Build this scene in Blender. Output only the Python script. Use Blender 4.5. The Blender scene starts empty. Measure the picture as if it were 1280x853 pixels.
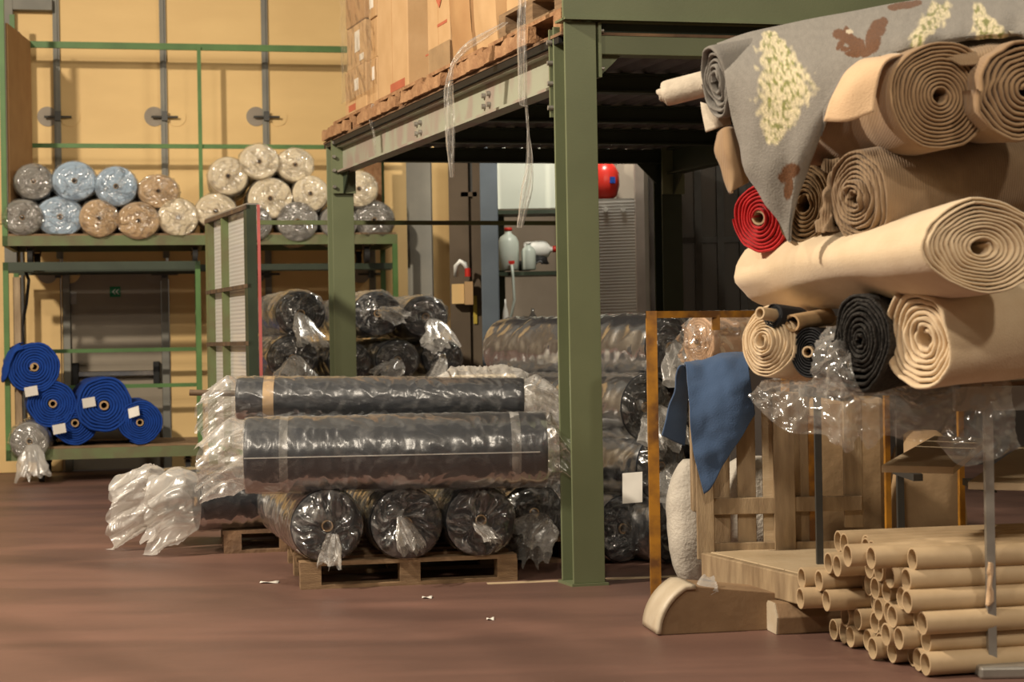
import bpy, bmesh, math, random
import numpy as np
from mathutils import Vector, Matrix

# ------------------------------------------------------------------ camera, light, exposure
scene = bpy.context.scene
C = scene.collection
W, H, FPX, ROLL, CAMZ = 1280.0, 853.0, 2100.0, 0.017, 1.3
cam_d = bpy.data.cameras.new('camera')
cam = bpy.data.objects.new('camera', cam_d); C.objects.link(cam)
cam_d.sensor_width = 36.0
cam_d.lens = 36.0 * FPX / W
cam_d.clip_end = 100
cam.matrix_world = Matrix(((1, ROLL, 0, 0), (0, 0, -1, 0), (-ROLL, 1, 0, CAMZ), (0, 0, 0, 1)))
cam_d.dof.use_dof = True
cam_d.dof.focus_distance = 9.0
cam_d.dof.aperture_fstop = 3.4
scene.camera = cam

world = bpy.data.worlds.new('hall_world'); scene.world = world
world.use_nodes = True
world.node_tree.nodes['Background'].inputs[0].default_value = (1.0, 0.86, 0.66, 1)
world.node_tree.nodes['Background'].inputs[1].default_value = 0.11

def area(name, loc, target, power, size, col):
    l = bpy.data.lights.new(name, 'AREA'); l.energy = power; l.shape = 'DISK'; l.size = size; l.color = col
    o = bpy.data.objects.new(name, l); C.objects.link(o); o.location = loc
    o.rotation_euler = (Vector(target) - Vector(loc)).to_track_quat('-Z', 'Y').to_euler()
    return o
WARM = (1.0, 0.87, 0.70)
area('overhead_light', (-6.6, 6.0, 7.2), (-0.5, 11.5, 0.6), 1300, 0.5, WARM)
area('overhead_light', (-0.4, -0.6, 6.6), (1.2, 7.0, 0.6), 260, 0.5, WARM)
area('overhead_light', (4.6, 1.2, 7.2), (1.8, 7.0, 0.6), 190, 0.5, WARM)  # added light: more highlights on the film, fill for the right-hand rolls
area('overhead_light', (-5.2, 0.6, 7.2), (-1.0, 9.5, 0.4), 230, 0.5, WARM)  # added light on the left, for extra glints on the plastic wraps
area('work_corner_lamp', (0.7, 15.1, 4.7), (0.6, 17.2, 1.8), 95, 0.5, (1, .93, .80))
scene.view_settings.view_transform = 'Standard'
scene.view_settings.look = 'None'
scene.view_settings.exposure = -0.02
scene.view_settings.gamma = 1.0
scene.cycles.transparent_max_bounces = 24
scene.cycles.max_bounces = 6

random.seed(7)
RNG = np.random.RandomState(11)

# ------------------------------------------------------------------ geometry helpers
XF = {'phi': 0.0, 'c': (-3.4, 16.5)}     # plan rotation of the part of the building being built
def to_world(A):
    A = np.asarray(A, float); ph = XF['phi']
    if not ph: return A
    c, s = math.cos(ph), math.sin(ph); x = A[..., 0] - XF['c'][0]; y = A[..., 1] - XF['c'][1]
    return np.stack([XF['c'][0] + c*x - s*y, XF['c'][1] + s*x + c*y, A[..., 2]], -1)
def px_grid(A):                    # (.., 3) of (px,py,Y) -> point at plan depth Y of the current frame
    A = np.asarray(A, float); dx, dy, Y = A[...,0] - W/2, A[...,1] - H/2, A[...,2]
    rx, rz = (dx - ROLL*dy)/FPX, -(dy + ROLL*dx)/FPX
    ph = XF['phi']; c, s = math.cos(ph), math.sin(ph); cx, cy = XF['c']
    # local y of the ray point lam*(rx,1): cy - s*(lam*rx-cx) + c*(lam-cy) = Y
    lam = (Y - cy - s*cx + c*cy)/(c - s*rx)
    lx = cx + c*(lam*rx - cx) + s*(lam - cy)
    return np.stack([lx, Y, CAMZ + rz*lam], -1)
def P(px, py, Y): return Vector(px_grid(np.array([px, py, Y], float)))
def F(px, py, z=0.0):
    dx, dy = px - W / 2, py - H / 2
    return P(px, py, (CAMZ - z) * FPX / (dy + ROLL * dx))
PERM = RNG.permutation(512)
GRAD = RNG.normal(size=(512, 3)); GRAD /= np.linalg.norm(GRAD, axis=1)[:, None]
def noise(p):
    p = np.asarray(p, float); i = np.floor(p).astype(int); f = p - i
    u = f * f * f * (f * (f * 6 - 15) + 10)
    def g(ox, oy, oz):
        h = PERM[(PERM[(PERM[(i[..., 0] + ox) & 511] + i[..., 1] + oy) & 511] + i[..., 2] + oz) & 511]
        gr = GRAD[h]
        return gr[..., 0] * (f[..., 0] - ox) + gr[..., 1] * (f[..., 1] - oy) + gr[..., 2] * (f[..., 2] - oz)
    x0 = g(0,0,0) + u[...,0] * (g(1,0,0) - g(0,0,0)); x1 = g(0,1,0) + u[...,0] * (g(1,1,0) - g(0,1,0))
    x2 = g(0,0,1) + u[...,0] * (g(1,0,1) - g(0,0,1)); x3 = g(0,1,1) + u[...,0] * (g(1,1,1) - g(0,1,1))
    y0 = x0 + u[...,1] * (x1 - x0); y1 = x2 + u[...,1] * (x3 - x2)
    return (y0 + u[...,2] * (y1 - y0)) * 1.6
def crumple(p, s):
    p = np.asarray(p, float) * s
    return (np.abs(noise(p)) * 1.0 + np.abs(noise(p * 2.1 + 17.3)) * 0.55 + np.abs(noise(p * 4.3 + 5.1)) * 0.25) - 0.55

class MB:
    def __init__(self): self.v = []; self.f = []; self.s = []
    def add(self, verts, faces, smooth=False):
        n = len(self.v); self.v.extend([tuple(x) for x in verts])
        for f in faces: self.f.append([i + n for i in f]); self.s.append(smooth)
    def hexa(self, b, t):          # bottom 4, top 4 (same winding)
        self.add(list(b) + list(t), [(3,2,1,0), (4,5,6,7), (0,1,5,4), (1,2,6,5), (2,3,7,6), (3,0,4,7)])
    def box(self, lo, hi):
        x0,y0,z0 = lo; x1,y1,z1 = hi
        self.hexa([(x0,y0,z0),(x1,y0,z0),(x1,y1,z0),(x0,y1,z0)], [(x0,y0,z1),(x1,y0,z1),(x1,y1,z1),(x0,y1,z1)])
    def obox(self, o, a, b, c):    # origin + three edge vectors
        o, a, b, c = Vector(o), Vector(a), Vector(b), Vector(c)
        if a.cross(b).dot(c) < 0: a, b = b, a
        self.hexa([o, o+a, o+a+b, o+b], [o+c, o+a+c, o+a+b+c, o+b+c])
    def prism(self, prof, o, ex, ey, ez, length):   # profile (x,y) extruded along ez
        o, ex, ey, ez = Vector(o), Vector(ex), Vector(ey), Vector(ez)
        if ex.cross(ey).dot(ez) < 0: prof = prof[::-1]
        n = len(prof)
        v = [o + ex*x + ey*y for x, y in prof] + [o + ex*x + ey*y + ez*length for x, y in prof]
        f = [tuple(range(n-1, -1, -1)), tuple(range(n, 2*n))] + [(i, (i+1) % n, (i+1) % n + n, i + n) for i in range(n)]
        self.add(v, f)
    def tube(self, p0, p1, r0, r1=None, n=16, cap=True, inner=None):
        p0, p1 = Vector(p0), Vector(p1); r1 = r0 if r1 is None else r1
        a = (p1 - p0).normalized(); e1, e2 = frame(a)
        def ring(p, r): return [p + e1*(r*math.cos(2*math.pi*k/n)) + e2*(r*math.sin(2*math.pi*k/n)) for k in range(n)]
        q = lambda a0, b0, flip=False: [((a0+k, b0+k, b0+(k+1) % n, a0+(k+1) % n) if flip else (a0+k, a0+(k+1) % n, b0+(k+1) % n, b0+k)) for k in range(n)]
        if inner:
            v = ring(p0, r0) + ring(p1, r1) + ring(p0, inner) + ring(p1, inner)
            base = len(self.v)
            self.add(v, q(0, n) + q(2*n, 3*n, True), True)
            self.add(ring(p0, r0) + ring(p0, inner) + ring(p1, r1) + ring(p1, inner), q(0, n, True) + q(2*n, 3*n))
        else:
            self.add(ring(p0, r0) + ring(p1, r1), q(0, n), True)
            if cap: self.add(ring(p0, r0), [tuple(range(n-1, -1, -1))]); self.add(ring(p1, r1), [tuple(range(n))])
    def path(self, pts, r, n=8):
        pts = [Vector(p) for p in pts]; rings = []
        for i, p in enumerate(pts):
            a = (pts[min(i+1, len(pts)-1)] - pts[max(i-1, 0)]).normalized(); e1, e2 = frame(a)
            rings += [p + e1*(r*math.cos(2*math.pi*k/n)) + e2*(r*math.sin(2*math.pi*k/n)) for k in range(n)]
        m = len(pts)
        f = [(i*n+k, i*n+(k+1) % n, (i+1)*n+(k+1) % n, (i+1)*n+k) for i in range(m-1) for k in range(n)]
        self.add(rings, f + [tuple(range(n-1, -1, -1)), tuple(range((m-1)*n, m*n))], True)
    def lathe(self, base, prof, n=24, axis=(0,0,1)):
        base = Vector(base); a = Vector(axis).normalized(); e1, e2 = frame(a)
        v = [base + a*z + e1*(r*math.cos(2*math.pi*k/n)) + e2*(r*math.sin(2*math.pi*k/n)) for r, z in prof for k in range(n)]
        m = len(prof)
        f = [(i*n+k, i*n+(k+1) % n, (i+1)*n+(k+1) % n, (i+1)*n+k) for i in range(m-1) for k in range(n)]
        f += [tuple(range(n-1, -1, -1)), tuple(range((m-1)*n, m*n))]
        self.add(v, f, True)
    def grid(self, A, smooth=True, closed=False):     # A: (m,n,3)
        m, n = A.shape[:2]; k = n if closed else n - 1
        base = len(self.v)
        self.v.extend(map(tuple, A.reshape(-1, 3).tolist()))
        for i in range(m-1):
            for j in range(k):
                self.f.append([base+i*n+j, base+i*n+(j+1) % n, base+(i+1)*n+(j+1) % n, base+(i+1)*n+j]); self.s.append(smooth)
    def mesh(self, name, origin=(0,0,0)):
        o = np.array(origin, float)
        me = bpy.data.meshes.new(name)
        me.from_pydata((to_world(np.array(self.v, float)) - o).tolist(), [], self.f)
        me.polygons.foreach_set('use_smooth', np.array(self.s, bool)); me.update()
        return me
    def build(self, name, mat, parent=None, origin=None, bevel=0.0, auto=None):
        org = (0,0,0) if parent is not None else tuple(to_world(np.array(origin or (0,0,0), float)))
        org = WPOS.get(parent.name, org) if parent is not None else org
        me = self.mesh(name, org); me.materials.append(mat)
        o = bpy.data.objects.new(name, me); C.objects.link(o)
        if parent is not None: o.parent = parent; WPOS[o.name] = org
        else: o.location = org; WPOS[o.name] = org
        if bevel:
            b = o.modifiers.new('bevel', 'BEVEL'); b.width = bevel; b.segments = 2; b.limit_method = 'ANGLE'
        return o
WPOS = {}
def frame(a):
    a = Vector(a); up = Vector((0,0,1)) if abs(a.z) < 0.9 else Vector((0,1,0))
    e1 = up.cross(a).normalized(); e2 = a.cross(e1).normalized()
    return e1, e2
def thing(name, label, cat, loc, group=None, kind=None):
    o = bpy.data.objects.new(name, None); C.objects.link(o); loc = tuple(to_world(np.array(tuple(loc), float))); o.location = loc; WPOS[o.name] = tuple(loc)
    o.empty_display_size = 0.1
    return tag(o, label, cat, group, kind)
def tag(o, label=None, cat=None, group=None, kind=None):
    if label: o['label'] = label
    if cat: o['category'] = cat
    if group: o['group'] = group
    if kind: o['kind'] = kind
    return o
def copy_at(o, loc, rot=None, parent=None):
    c = o.copy(); C.objects.link(c); c.location = loc
    if rot is not None: c.rotation_euler = rot
    if parent is not None: c.parent = parent
    return c
def catmull(pts, m):
    pts = np.array(pts, float); n = len(pts); out = []
    ext = np.concatenate([[2*pts[0]-pts[1]], pts, [2*pts[-1]-pts[-2]]])
    for k in range(m):
        t = k / (m - 1) * (n - 1); i = min(int(t), n - 2); u = t - i
        a, b, c, d = ext[i], ext[i+1], ext[i+2], ext[i+3]
        out.append(0.5 * (2*b + (c-a)*u + (2*a-5*b+4*c-d)*u*u + (3*b-a-3*c+d)*u**3))
    return np.array(out)
def loft(cols, nu, nv):            # cols: list of polylines with equal point counts -> (nu,nv,k)
    A = np.array([catmull(c, nv) for c in cols])
    return np.stack([catmull(A[:, j], nu) for j in range(nv)], axis=1)
def normals(A):
    du = np.gradient(A, axis=0); dv = np.gradient(A, axis=1); n = np.cross(du, dv)
    return n / (np.linalg.norm(n, axis=-1, keepdims=True) + 1e-9)

# ------------------------------------------------------------------ materials
def mat(name, col, rough=0.6, metal=0.0, var=0.12, scale=6.0, col2=None, bump=0.0, bscale=60.0, spec=0.4, stretch=None, coat=0.0, detail=5.0, lo=0.35, hi=0.7, weave=None, sheen=0.0):
    m = bpy.data.materials.new(name); m.use_nodes = True
    nt = m.node_tree; N = nt.nodes; L = nt.links; b = N['Principled BSDF']
    tc = N.new('ShaderNodeTexCoord'); mp = N.new('ShaderNodeMapping'); L.new(tc.outputs['Object'], mp.inputs[0])
    if stretch: mp.inputs['Scale'].default_value = stretch
    nz = N.new('ShaderNodeTexNoise'); nz.inputs['Scale'].default_value = scale; nz.inputs['Detail'].default_value = detail
    L.new(mp.outputs[0], nz.inputs['Vector'])
    cr = N.new('ShaderNodeValToRGB')
    c2 = col2 or tuple(max(0, c * (1 - var * 2)) for c in col)
    cr.color_ramp.elements[0].position = lo; cr.color_ramp.elements[1].position = hi
    cr.color_ramp.elements[0].color = (*c2, 1); cr.color_ramp.elements[1].color = (*col, 1)
    L.new(nz.outputs['Fac'], cr.inputs[0]); L.new(cr.outputs[0], b.inputs['Base Color'])
    b.inputs['Roughness'].default_value = rough; b.inputs['Metallic'].default_value = metal
    b.inputs['Specular IOR Level'].default_value = spec; b.inputs['Coat Weight'].default_value = coat
    if sheen: b.inputs['Sheen Weight'].default_value = sheen
    if bump:
        if weave:
            t = N.new('ShaderNodeTexWave'); t.inputs['Scale'].default_value = weave; t.inputs['Distortion'].default_value = 1.5; t.inputs['Detail'].default_value = 2
        else:
            t = N.new('ShaderNodeTexNoise'); t.inputs['Scale'].default_value = bscale; t.inputs['Detail'].default_value = 4
        L.new(mp.outputs[0], t.inputs['Vector'])
        bp = N.new('ShaderNodeBump'); bp.inputs['Strength'].default_value = bump; bp.inputs['Distance'].default_value = 0.02
        L.new(t.outputs['Fac'], bp.inputs['Height']); L.new(bp.outputs[0], b.inputs['Normal'])
    return m
def film_mat(name, milk, tint=(0.97,0.96,0.94), rough=0.16, gloss=0.5, bumpscale=22.0, bump=0.35, patch=0.0, pscale=8.0):
    m = bpy.data.materials.new(name); m.use_nodes = True
    nt = m.node_tree; N = nt.nodes; L = nt.links; N.remove(N['Principled BSDF'])
    out = N['Material Output']
    tr = N.new('ShaderNodeBsdfTransparent'); tr.inputs[0].default_value = (*tint, 1)
    gl = N.new('ShaderNodeBsdfGlossy'); gl.inputs['Roughness'].default_value = rough; gl.inputs[0].default_value = (1,1,1,1)
    df = N.new('ShaderNodeBsdfDiffuse'); df.inputs[0].default_value = (0.86,0.84,0.80,1)
    ts = N.new('ShaderNodeBsdfTranslucent'); ts.inputs[0].default_value = (0.86,0.84,0.80,1)
    tc = N.new('ShaderNodeTexCoord'); nz = N.new('ShaderNodeTexNoise'); nz.inputs['Scale'].default_value = bumpscale; nz.inputs['Detail'].default_value = 3
    L.new(tc.outputs['Object'], nz.inputs['Vector'])
    bp = N.new('ShaderNodeBump'); bp.inputs['Strength'].default_value = bump; bp.inputs['Distance'].default_value = 0.03
    L.new(nz.outputs['Fac'], bp.inputs['Height'])
    for s in (gl, df): L.new(bp.outputs[0], s.inputs['Normal'])
    lw = N.new('ShaderNodeLayerWeight'); lw.inputs['Blend'].default_value = 0.35; L.new(bp.outputs[0], lw.inputs['Normal'])
    mp = N.new('ShaderNodeMapRange'); mp.inputs['To Min'].default_value = 0.05 * gloss * 2; mp.inputs['To Max'].default_value = gloss
    L.new(lw.outputs['Fresnel'], mp.inputs['Value'])
    m0 = N.new('ShaderNodeMixShader'); m0.inputs[0].default_value = 0.4; L.new(df.outputs[0], m0.inputs[1]); L.new(ts.outputs[0], m0.inputs[2])
    m1 = N.new('ShaderNodeMixShader'); L.new(tr.outputs[0], m1.inputs[1]); L.new(m0.outputs[0], m1.inputs[2])
    ml = N.new('ShaderNodeMapRange'); ml.inputs['To Min'].default_value = milk; ml.inputs['To Max'].default_value = min(1.0, milk * 1.9 + 0.05)
    L.new(lw.outputs['Facing'], ml.inputs['Value'])
    if patch:
        pn = N.new('ShaderNodeTexNoise'); pn.inputs['Scale'].default_value = pscale; pn.inputs['Detail'].default_value = 2; pn.inputs['Distortion'].default_value = 1.8
        L.new(tc.outputs['Object'], pn.inputs['Vector'])
        pr = N.new('ShaderNodeMapRange'); pr.inputs['From Min'].default_value = 0.5; pr.inputs['From Max'].default_value = 0.72; pr.inputs['To Max'].default_value = patch
        L.new(pn.outputs['Fac'], pr.inputs['Value'])
        ad_ = N.new('ShaderNodeMath'); ad_.operation = 'ADD'; ad_.use_clamp = True
        L.new(ml.outputs[0], ad_.inputs[0]); L.new(pr.outputs[0], ad_.inputs[1]); L.new(ad_.outputs[0], m1.inputs[0])
    else: L.new(ml.outputs[0], m1.inputs[0])
    m2 = N.new('ShaderNodeMixShader'); L.new(mp.outputs[0], m2.inputs[0]); L.new(m1.outputs[0], m2.inputs[1]); L.new(gl.outputs[0], m2.inputs[2])
    L.new(m2.outputs[0], out.inputs['Surface'])
    return m

M = {}
M['film'] = film_mat('clear_film', 0.02, patch=0.06, gloss=0.55, rough=0.2, bumpscale=14, bump=0.12)
M['film_haze'] = film_mat('hazy_film', 0.04, patch=0.10, gloss=0.5, rough=0.26, bumpscale=12, bump=0.10)
M['film_cap'] = film_mat('end_film', 0.03, gloss=0.7, rough=0.13, bumpscale=10, bump=0.2, patch=0.32, pscale=9)
M['film_tail'] = film_mat('gathered_film', 0.20, patch=0.25, gloss=0.32, rough=0.24, bump=0.1)
M['film_white'] = film_mat('white_film', 0.34, gloss=0.26, rough=0.24, bump=0.1)
M['film_sheet'] = film_mat('clear_sheet', 0.12, gloss=0.6, rough=0.12, bumpscale=9, bump=0.2, patch=0.14)
M['navy'] = mat('navy_fabric', (0.017,0.022,0.033), 0.42, var=0.2, scale=9, bump=0.1, bscale=120)
M['black_fabric'] = mat('black_fabric', (0.014,0.015,0.018), 0.7, bump=0.2, bscale=150)
M['blue'] = mat('royal_blue_felt', (0.004,0.050,0.30), 0.9, scale=14, bump=0.25, bscale=140)
M['core'] = mat('cardboard_core', (0.50,0.33,0.17), 0.8, scale=12)
M['paper'] = mat('white_paper', (0.8,0.77,0.7), 0.7, scale=10, var=0.05)
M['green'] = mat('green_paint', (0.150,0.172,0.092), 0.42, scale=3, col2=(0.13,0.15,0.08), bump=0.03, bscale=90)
M['green_bright'] = mat('rack_green_paint', (0.10,0.21,0.06), 0.5, scale=4)
M['green_worn'] = mat('worn_green_paint', (0.13,0.165,0.07), 0.6, scale=5, col2=(0.13,0.12,0.06), lo=0.35, hi=0.6)
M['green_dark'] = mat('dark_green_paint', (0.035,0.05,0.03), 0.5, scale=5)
M['beam_dusty'] = mat('dusty_beam_paint', (0.32,0.33,0.25), 0.55, scale=5, col2=(0.30,0.24,0.20), stretch=(1,1,0.5), lo=0.4, hi=0.56)
M['steel'] = mat('galvanised_steel', (0.42,0.40,0.36), 0.42, metal=0.6, scale=9)
M['steel_dark'] = mat('dark_steel', (0.09,0.09,0.085), 0.5, metal=0.5, scale=9)
M['chrome'] = mat('chrome_steel', (0.7,0.68,0.64), 0.2, metal=1.0)
M['deck'] = mat('deck_steel', (0.16,0.15,0.15), 0.5, metal=0.3, scale=8)
M['rust'] = mat('rusty_steel', (0.14,0.09,0.05), 0.7, scale=14, col2=(0.05,0.035,0.025))
M['black'] = mat('black_plastic', (0.012,0.012,0.012), 0.45)
M['rubber'] = mat('black_rubber', (0.02,0.018,0.016), 0.7)
M['cream_wall'] = mat('cream_panel', (0.80,0.56,0.25), 0.62, scale=1.3, col2=(0.74,0.51,0.225), stretch=(1,1,2.5), bump=0.05, bscale=25)
M['grey_wall'] = mat('grey_plaster', (0.36,0.31,0.25), 0.75, scale=1.6, col2=(0.28,0.24,0.19))
M['side_wall'] = mat('side_wall_panel', (0.34,0.28,0.19), 0.75, scale=1.5)
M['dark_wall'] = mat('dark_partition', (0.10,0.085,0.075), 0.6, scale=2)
M['door'] = mat('grey_brown_door', (0.33,0.28,0.21), 0.5, scale=2.5, col2=(0.29,0.245,0.185))
M['sign_green'] = mat('sign_green', (0.0,0.20,0.07), 0.4, var=0.02)
M['white'] = mat('white_paint', (0.75,0.75,0.70), 0.5, var=0.04)
M['pale_board'] = mat('pale_board', (0.62,0.66,0.58), 0.5, var=0.04, scale=2)
M['blue_grey'] = mat('blue_grey_paint', (0.10,0.125,0.15), 0.5, scale=3)
M['column_grey'] = mat('concrete_column', (0.27,0.26,0.22), 0.7, scale=3, col2=(0.21,0.205,0.18))
M['cardboard'] = mat('cardboard', (0.55,0.36,0.185), 0.75, scale=5, col2=(0.49,0.31,0.15), bump=0.05, bscale=30)
M['cardboard2'] = mat('brown_cardboard', (0.44,0.26,0.115), 0.75, scale=4, col2=(0.38,0.21,0.09), bump=0.05, bscale=30)
M['print_red'] = mat('red_print', (0.50,0.14,0.07), 0.75)
M['pallet'] = mat('pallet_wood', (0.30,0.195,0.105), 0.75, scale=5, col2=(0.17,0.105,0.055), stretch=(1,1,8), bump=0.3, bscale=40)
M['pallet_old'] = mat('weathered_pallet_wood', (0.27,0.16,0.085), 0.8, scale=5, col2=(0.12,0.07,0.04), bump=0.4, bscale=30)
M['orange_wood'] = mat('splintered_wood', (0.42,0.24,0.12), 0.8, scale=9, col2=(0.24,0.12,0.055), bump=0.6, bscale=35)
M['wood'] = mat('pine_wood', (0.42,0.31,0.185), 0.65, scale=3.2, col2=(0.22,0.15,0.085), stretch=(5,5,1), bump=0.15, bscale=30)
M['wood_pale'] = mat('pale_pine_wood', (0.56,0.44,0.29), 0.65, scale=2.5, col2=(0.43,0.32,0.19), stretch=(1,1,6), bump=0.15, bscale=30)
M['wood_log'] = mat('bolster_wood', (0.34,0.22,0.12), 0.7, scale=3, col2=(0.21,0.13,0.07), bump=0.2, bscale=25)
M['wood_end'] = mat('pale_bolster_end', (0.58,0.50,0.38), 0.45, scale=8, col2=(0.50,0.41,0.29), bump=0.15, bscale=20)  # pale wood: paints light on the skid nose, also the block end
M['tube'] = mat('kraft_tube', (0.55,0.41,0.25), 0.6, scale=7, col2=(0.47,0.34,0.20), bump=0.04, bscale=25)
M['orange'] = mat('orange_paint', (0.42,0.19,0.02), 0.45, scale=8, col2=(0.14,0.06,0.018), lo=0.36, hi=0.58)
M['cream_fabric'] = mat('cream_fleece', (0.72,0.57,0.38), 0.95, scale=10, col2=(0.67,0.515,0.33), bump=0.22, bscale=160, sheen=0.3)
M['tan_fabric'] = mat('tan_felt', (0.68,0.47,0.28), 0.95, scale=9, col2=(0.62,0.42,0.245), bump=0.22, bscale=160, sheen=0.3)
M['brown_fabric'] = mat('brown_wool', (0.33,0.215,0.115), 0.95, scale=12, col2=(0.285,0.18,0.095), bump=0.10, weave=48, sheen=0.2)
M['brown_ribbed'] = mat('ribbed_brown_wool', (0.30,0.205,0.12), 0.95, scale=14, col2=(0.24,0.16,0.09), bump=0.2, weave=30, sheen=0.2)
M['dark_brown'] = mat('dark_brown_wool', (0.20,0.125,0.06), 0.95, scale=14, bump=0.3, bscale=140)
M['charcoal'] = mat('charcoal_wool', (0.055,0.05,0.045), 0.98, scale=60, col2=(0.022,0.02,0.018), bump=0.7, bscale=110)
M['red_fabric'] = mat('red_felt', (0.62,0.018,0.022), 0.85, scale=12, bump=0.2, bscale=120, sheen=0.2)
M['grey_fabric'] = mat('grey_wool', (0.225,0.207,0.18), 0.95, scale=40, col2=(0.21,0.195,0.175), bump=0.25, bscale=140)
M['pale_fabric'] = mat('pale_wool', (0.60,0.52,0.41), 0.95, scale=20, bump=0.2, bscale=140)
M['blue_cloth'] = mat('faded_blue_cloth', (0.052,0.095,0.185), 0.95, scale=5, col2=(0.042,0.08,0.16), bump=0.25, bscale=150, sheen=0.2)
M['sack'] = mat('white_woven_sack', (0.60,0.55,0.47), 0.7, scale=6, bump=0.4, bscale=60)
M['pinkish'] = mat('tan_wrapped_cloth', (0.58,0.38,0.24), 0.6, scale=8, bump=0.3, bscale=25)
M['kraft'] = mat('kraft_paper', (0.38,0.25,0.13), 0.7, scale=5, bump=0.3, bscale=12)
M['jug'] = mat('milky_plastic', (0.50,0.56,0.50), 0.35, var=0.05)
M['red_plastic'] = mat('red_plastic', (0.55,0.03,0.02), 0.3, var=0.05)
M['poly'] = film_mat('polycarbonate', 0.45, gloss=0.3, bump=0.0)
M['pale_post'] = mat('pale_paint', (0.52,0.45,0.39), 0.6, scale=4)
M['brown_panel'] = mat('brown_gate_panel', (0.13,0.095,0.06), 0.6, scale=3)
M['red_light'] = mat('painted_red_light', (0.55,0.14,0.13), 0.5)  # red light on the panel edge, put into the colour
M['glass'] = film_mat('dusty_glass', 0.10, tint=(0.35,0.33,0.3), gloss=0.4, bump=0.0)
M['ivory_roll'] = mat('ivory_fabric', (0.80,0.70,0.52), 0.8, scale=9, var=0.05)
M['grey_roll'] = mat('silver_grey_fabric', (0.28,0.27,0.25), 0.7, scale=9)
M['sky_roll'] = mat('light_blue_fabric', (0.40,0.53,0.68), 0.8, scale=9, var=0.05)
M['tan_roll'] = mat('tan_fabric_roll', (0.60,0.42,0.24), 0.8, scale=9)
M['tape'] = mat('brown_tape', (0.55,0.38,0.21), 0.4)
M['label_yellow'] = mat('yellow_label', (0.6,0.45,0.06), 0.5)
# floor: reddish brown coated concrete with scuffs and long drive marks
fm = mat('floor_coating', (0.185,0.103,0.079), 0.48, scale=0.8, col2=(0.14,0.08,0.062), bump=0.06, bscale=14, spec=0.35, detail=9)
nt = fm.node_tree; N = nt.nodes; L = nt.links
cr = [n for n in N if n.type == 'VALTORGB'][0]; bs = N['Principled BSDF']; tc = [n for n in N if n.type == 'TEX_COORD'][0]
mp2 = N.new('ShaderNodeMapping'); mp2.inputs['Rotation'].default_value = (0,0,-0.75); mp2.inputs['Scale'].default_value = (0.5, 1.6, 1)
L.new(tc.outputs['Object'], mp2.inputs[0])
n2 = N.new('ShaderNodeTexNoise'); n2.inputs['Scale'].default_value = 1.2; n2.inputs['Detail'].default_value = 7; n2.inputs['Distortion'].default_value = 0.6
L.new(mp2.outputs[0], n2.inputs['Vector'])
r2 = N.new('ShaderNodeValToRGB'); r2.color_ramp.elements[0].position = 0.4; r2.color_ramp.elements[1].position = 0.68
r2.color_ramp.elements[0].color = (0.62,0.60,0.60,1); r2.color_ramp.elements[1].color = (1.35,1.25,1.2,1)
L.new(n2.outputs['Fac'], r2.inputs[0])
mx = N.new('ShaderNodeMix'); mx.data_type = 'RGBA'; mx.blend_type = 'MULTIPLY'; mx.inputs[0].default_value = 0.5
L.new(cr.outputs[0], mx.inputs[6]); L.new(r2.outputs[0], mx.inputs[7])
wv = N.new('ShaderNodeTexWave'); wv.wave_type = 'RINGS'; wv.rings_direction = 'Z'; wv.inputs['Scale'].default_value = 0.22; wv.inputs['Distortion'].default_value = 2.5; wv.inputs['Detail'].default_value = 3
mp3 = N.new('ShaderNodeMapping'); mp3.inputs['Location'].default_value = (6.5, -4.0, 0); L.new(tc.outputs['Object'], mp3.inputs[0]); L.new(mp3.outputs[0], wv.inputs['Vector'])
r3 = N.new('ShaderNodeValToRGB'); r3.color_ramp.elements[0].position = 0.0; r3.color_ramp.elements[1].position = 0.2
r3.color_ramp.elements[0].color = (0.6,0.58,0.58,1); r3.color_ramp.elements[1].color = (1,1,1,1)
L.new(wv.outputs['Fac'], r3.inputs[0])
mx2 = N.new('ShaderNodeMix'); mx2.data_type = 'RGBA'; mx2.blend_type = 'MULTIPLY'; mx2.inputs[0].default_value = 0.4
L.new(mx.outputs[2], mx2.inputs[6]); L.new(r3.outputs[0], mx2.inputs[7]); L.new(mx2.outputs[2], bs.inputs['Base Color'])
rr = N.new('ShaderNodeMapRange'); rr.inputs['To Min'].default_value = 0.36; rr.inputs['To Max'].default_value = 0.62; L.new(n2.outputs['Fac'], rr.inputs['Value']); L.new(rr.outputs[0], bs.inputs['Roughness'])
M['floor'] = fm

# ------------------------------------------------------------------ roll builders
def axis_frame(p0, p1):
    p0, p1 = np.array(p0, float), np.array(p1, float); a = p1 - p0; Ln = np.linalg.norm(a); a /= Ln
    e1, e2 = frame(Vector(a)); return p0, p1, a, Ln, np.array(e1), np.array(e2)

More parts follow.
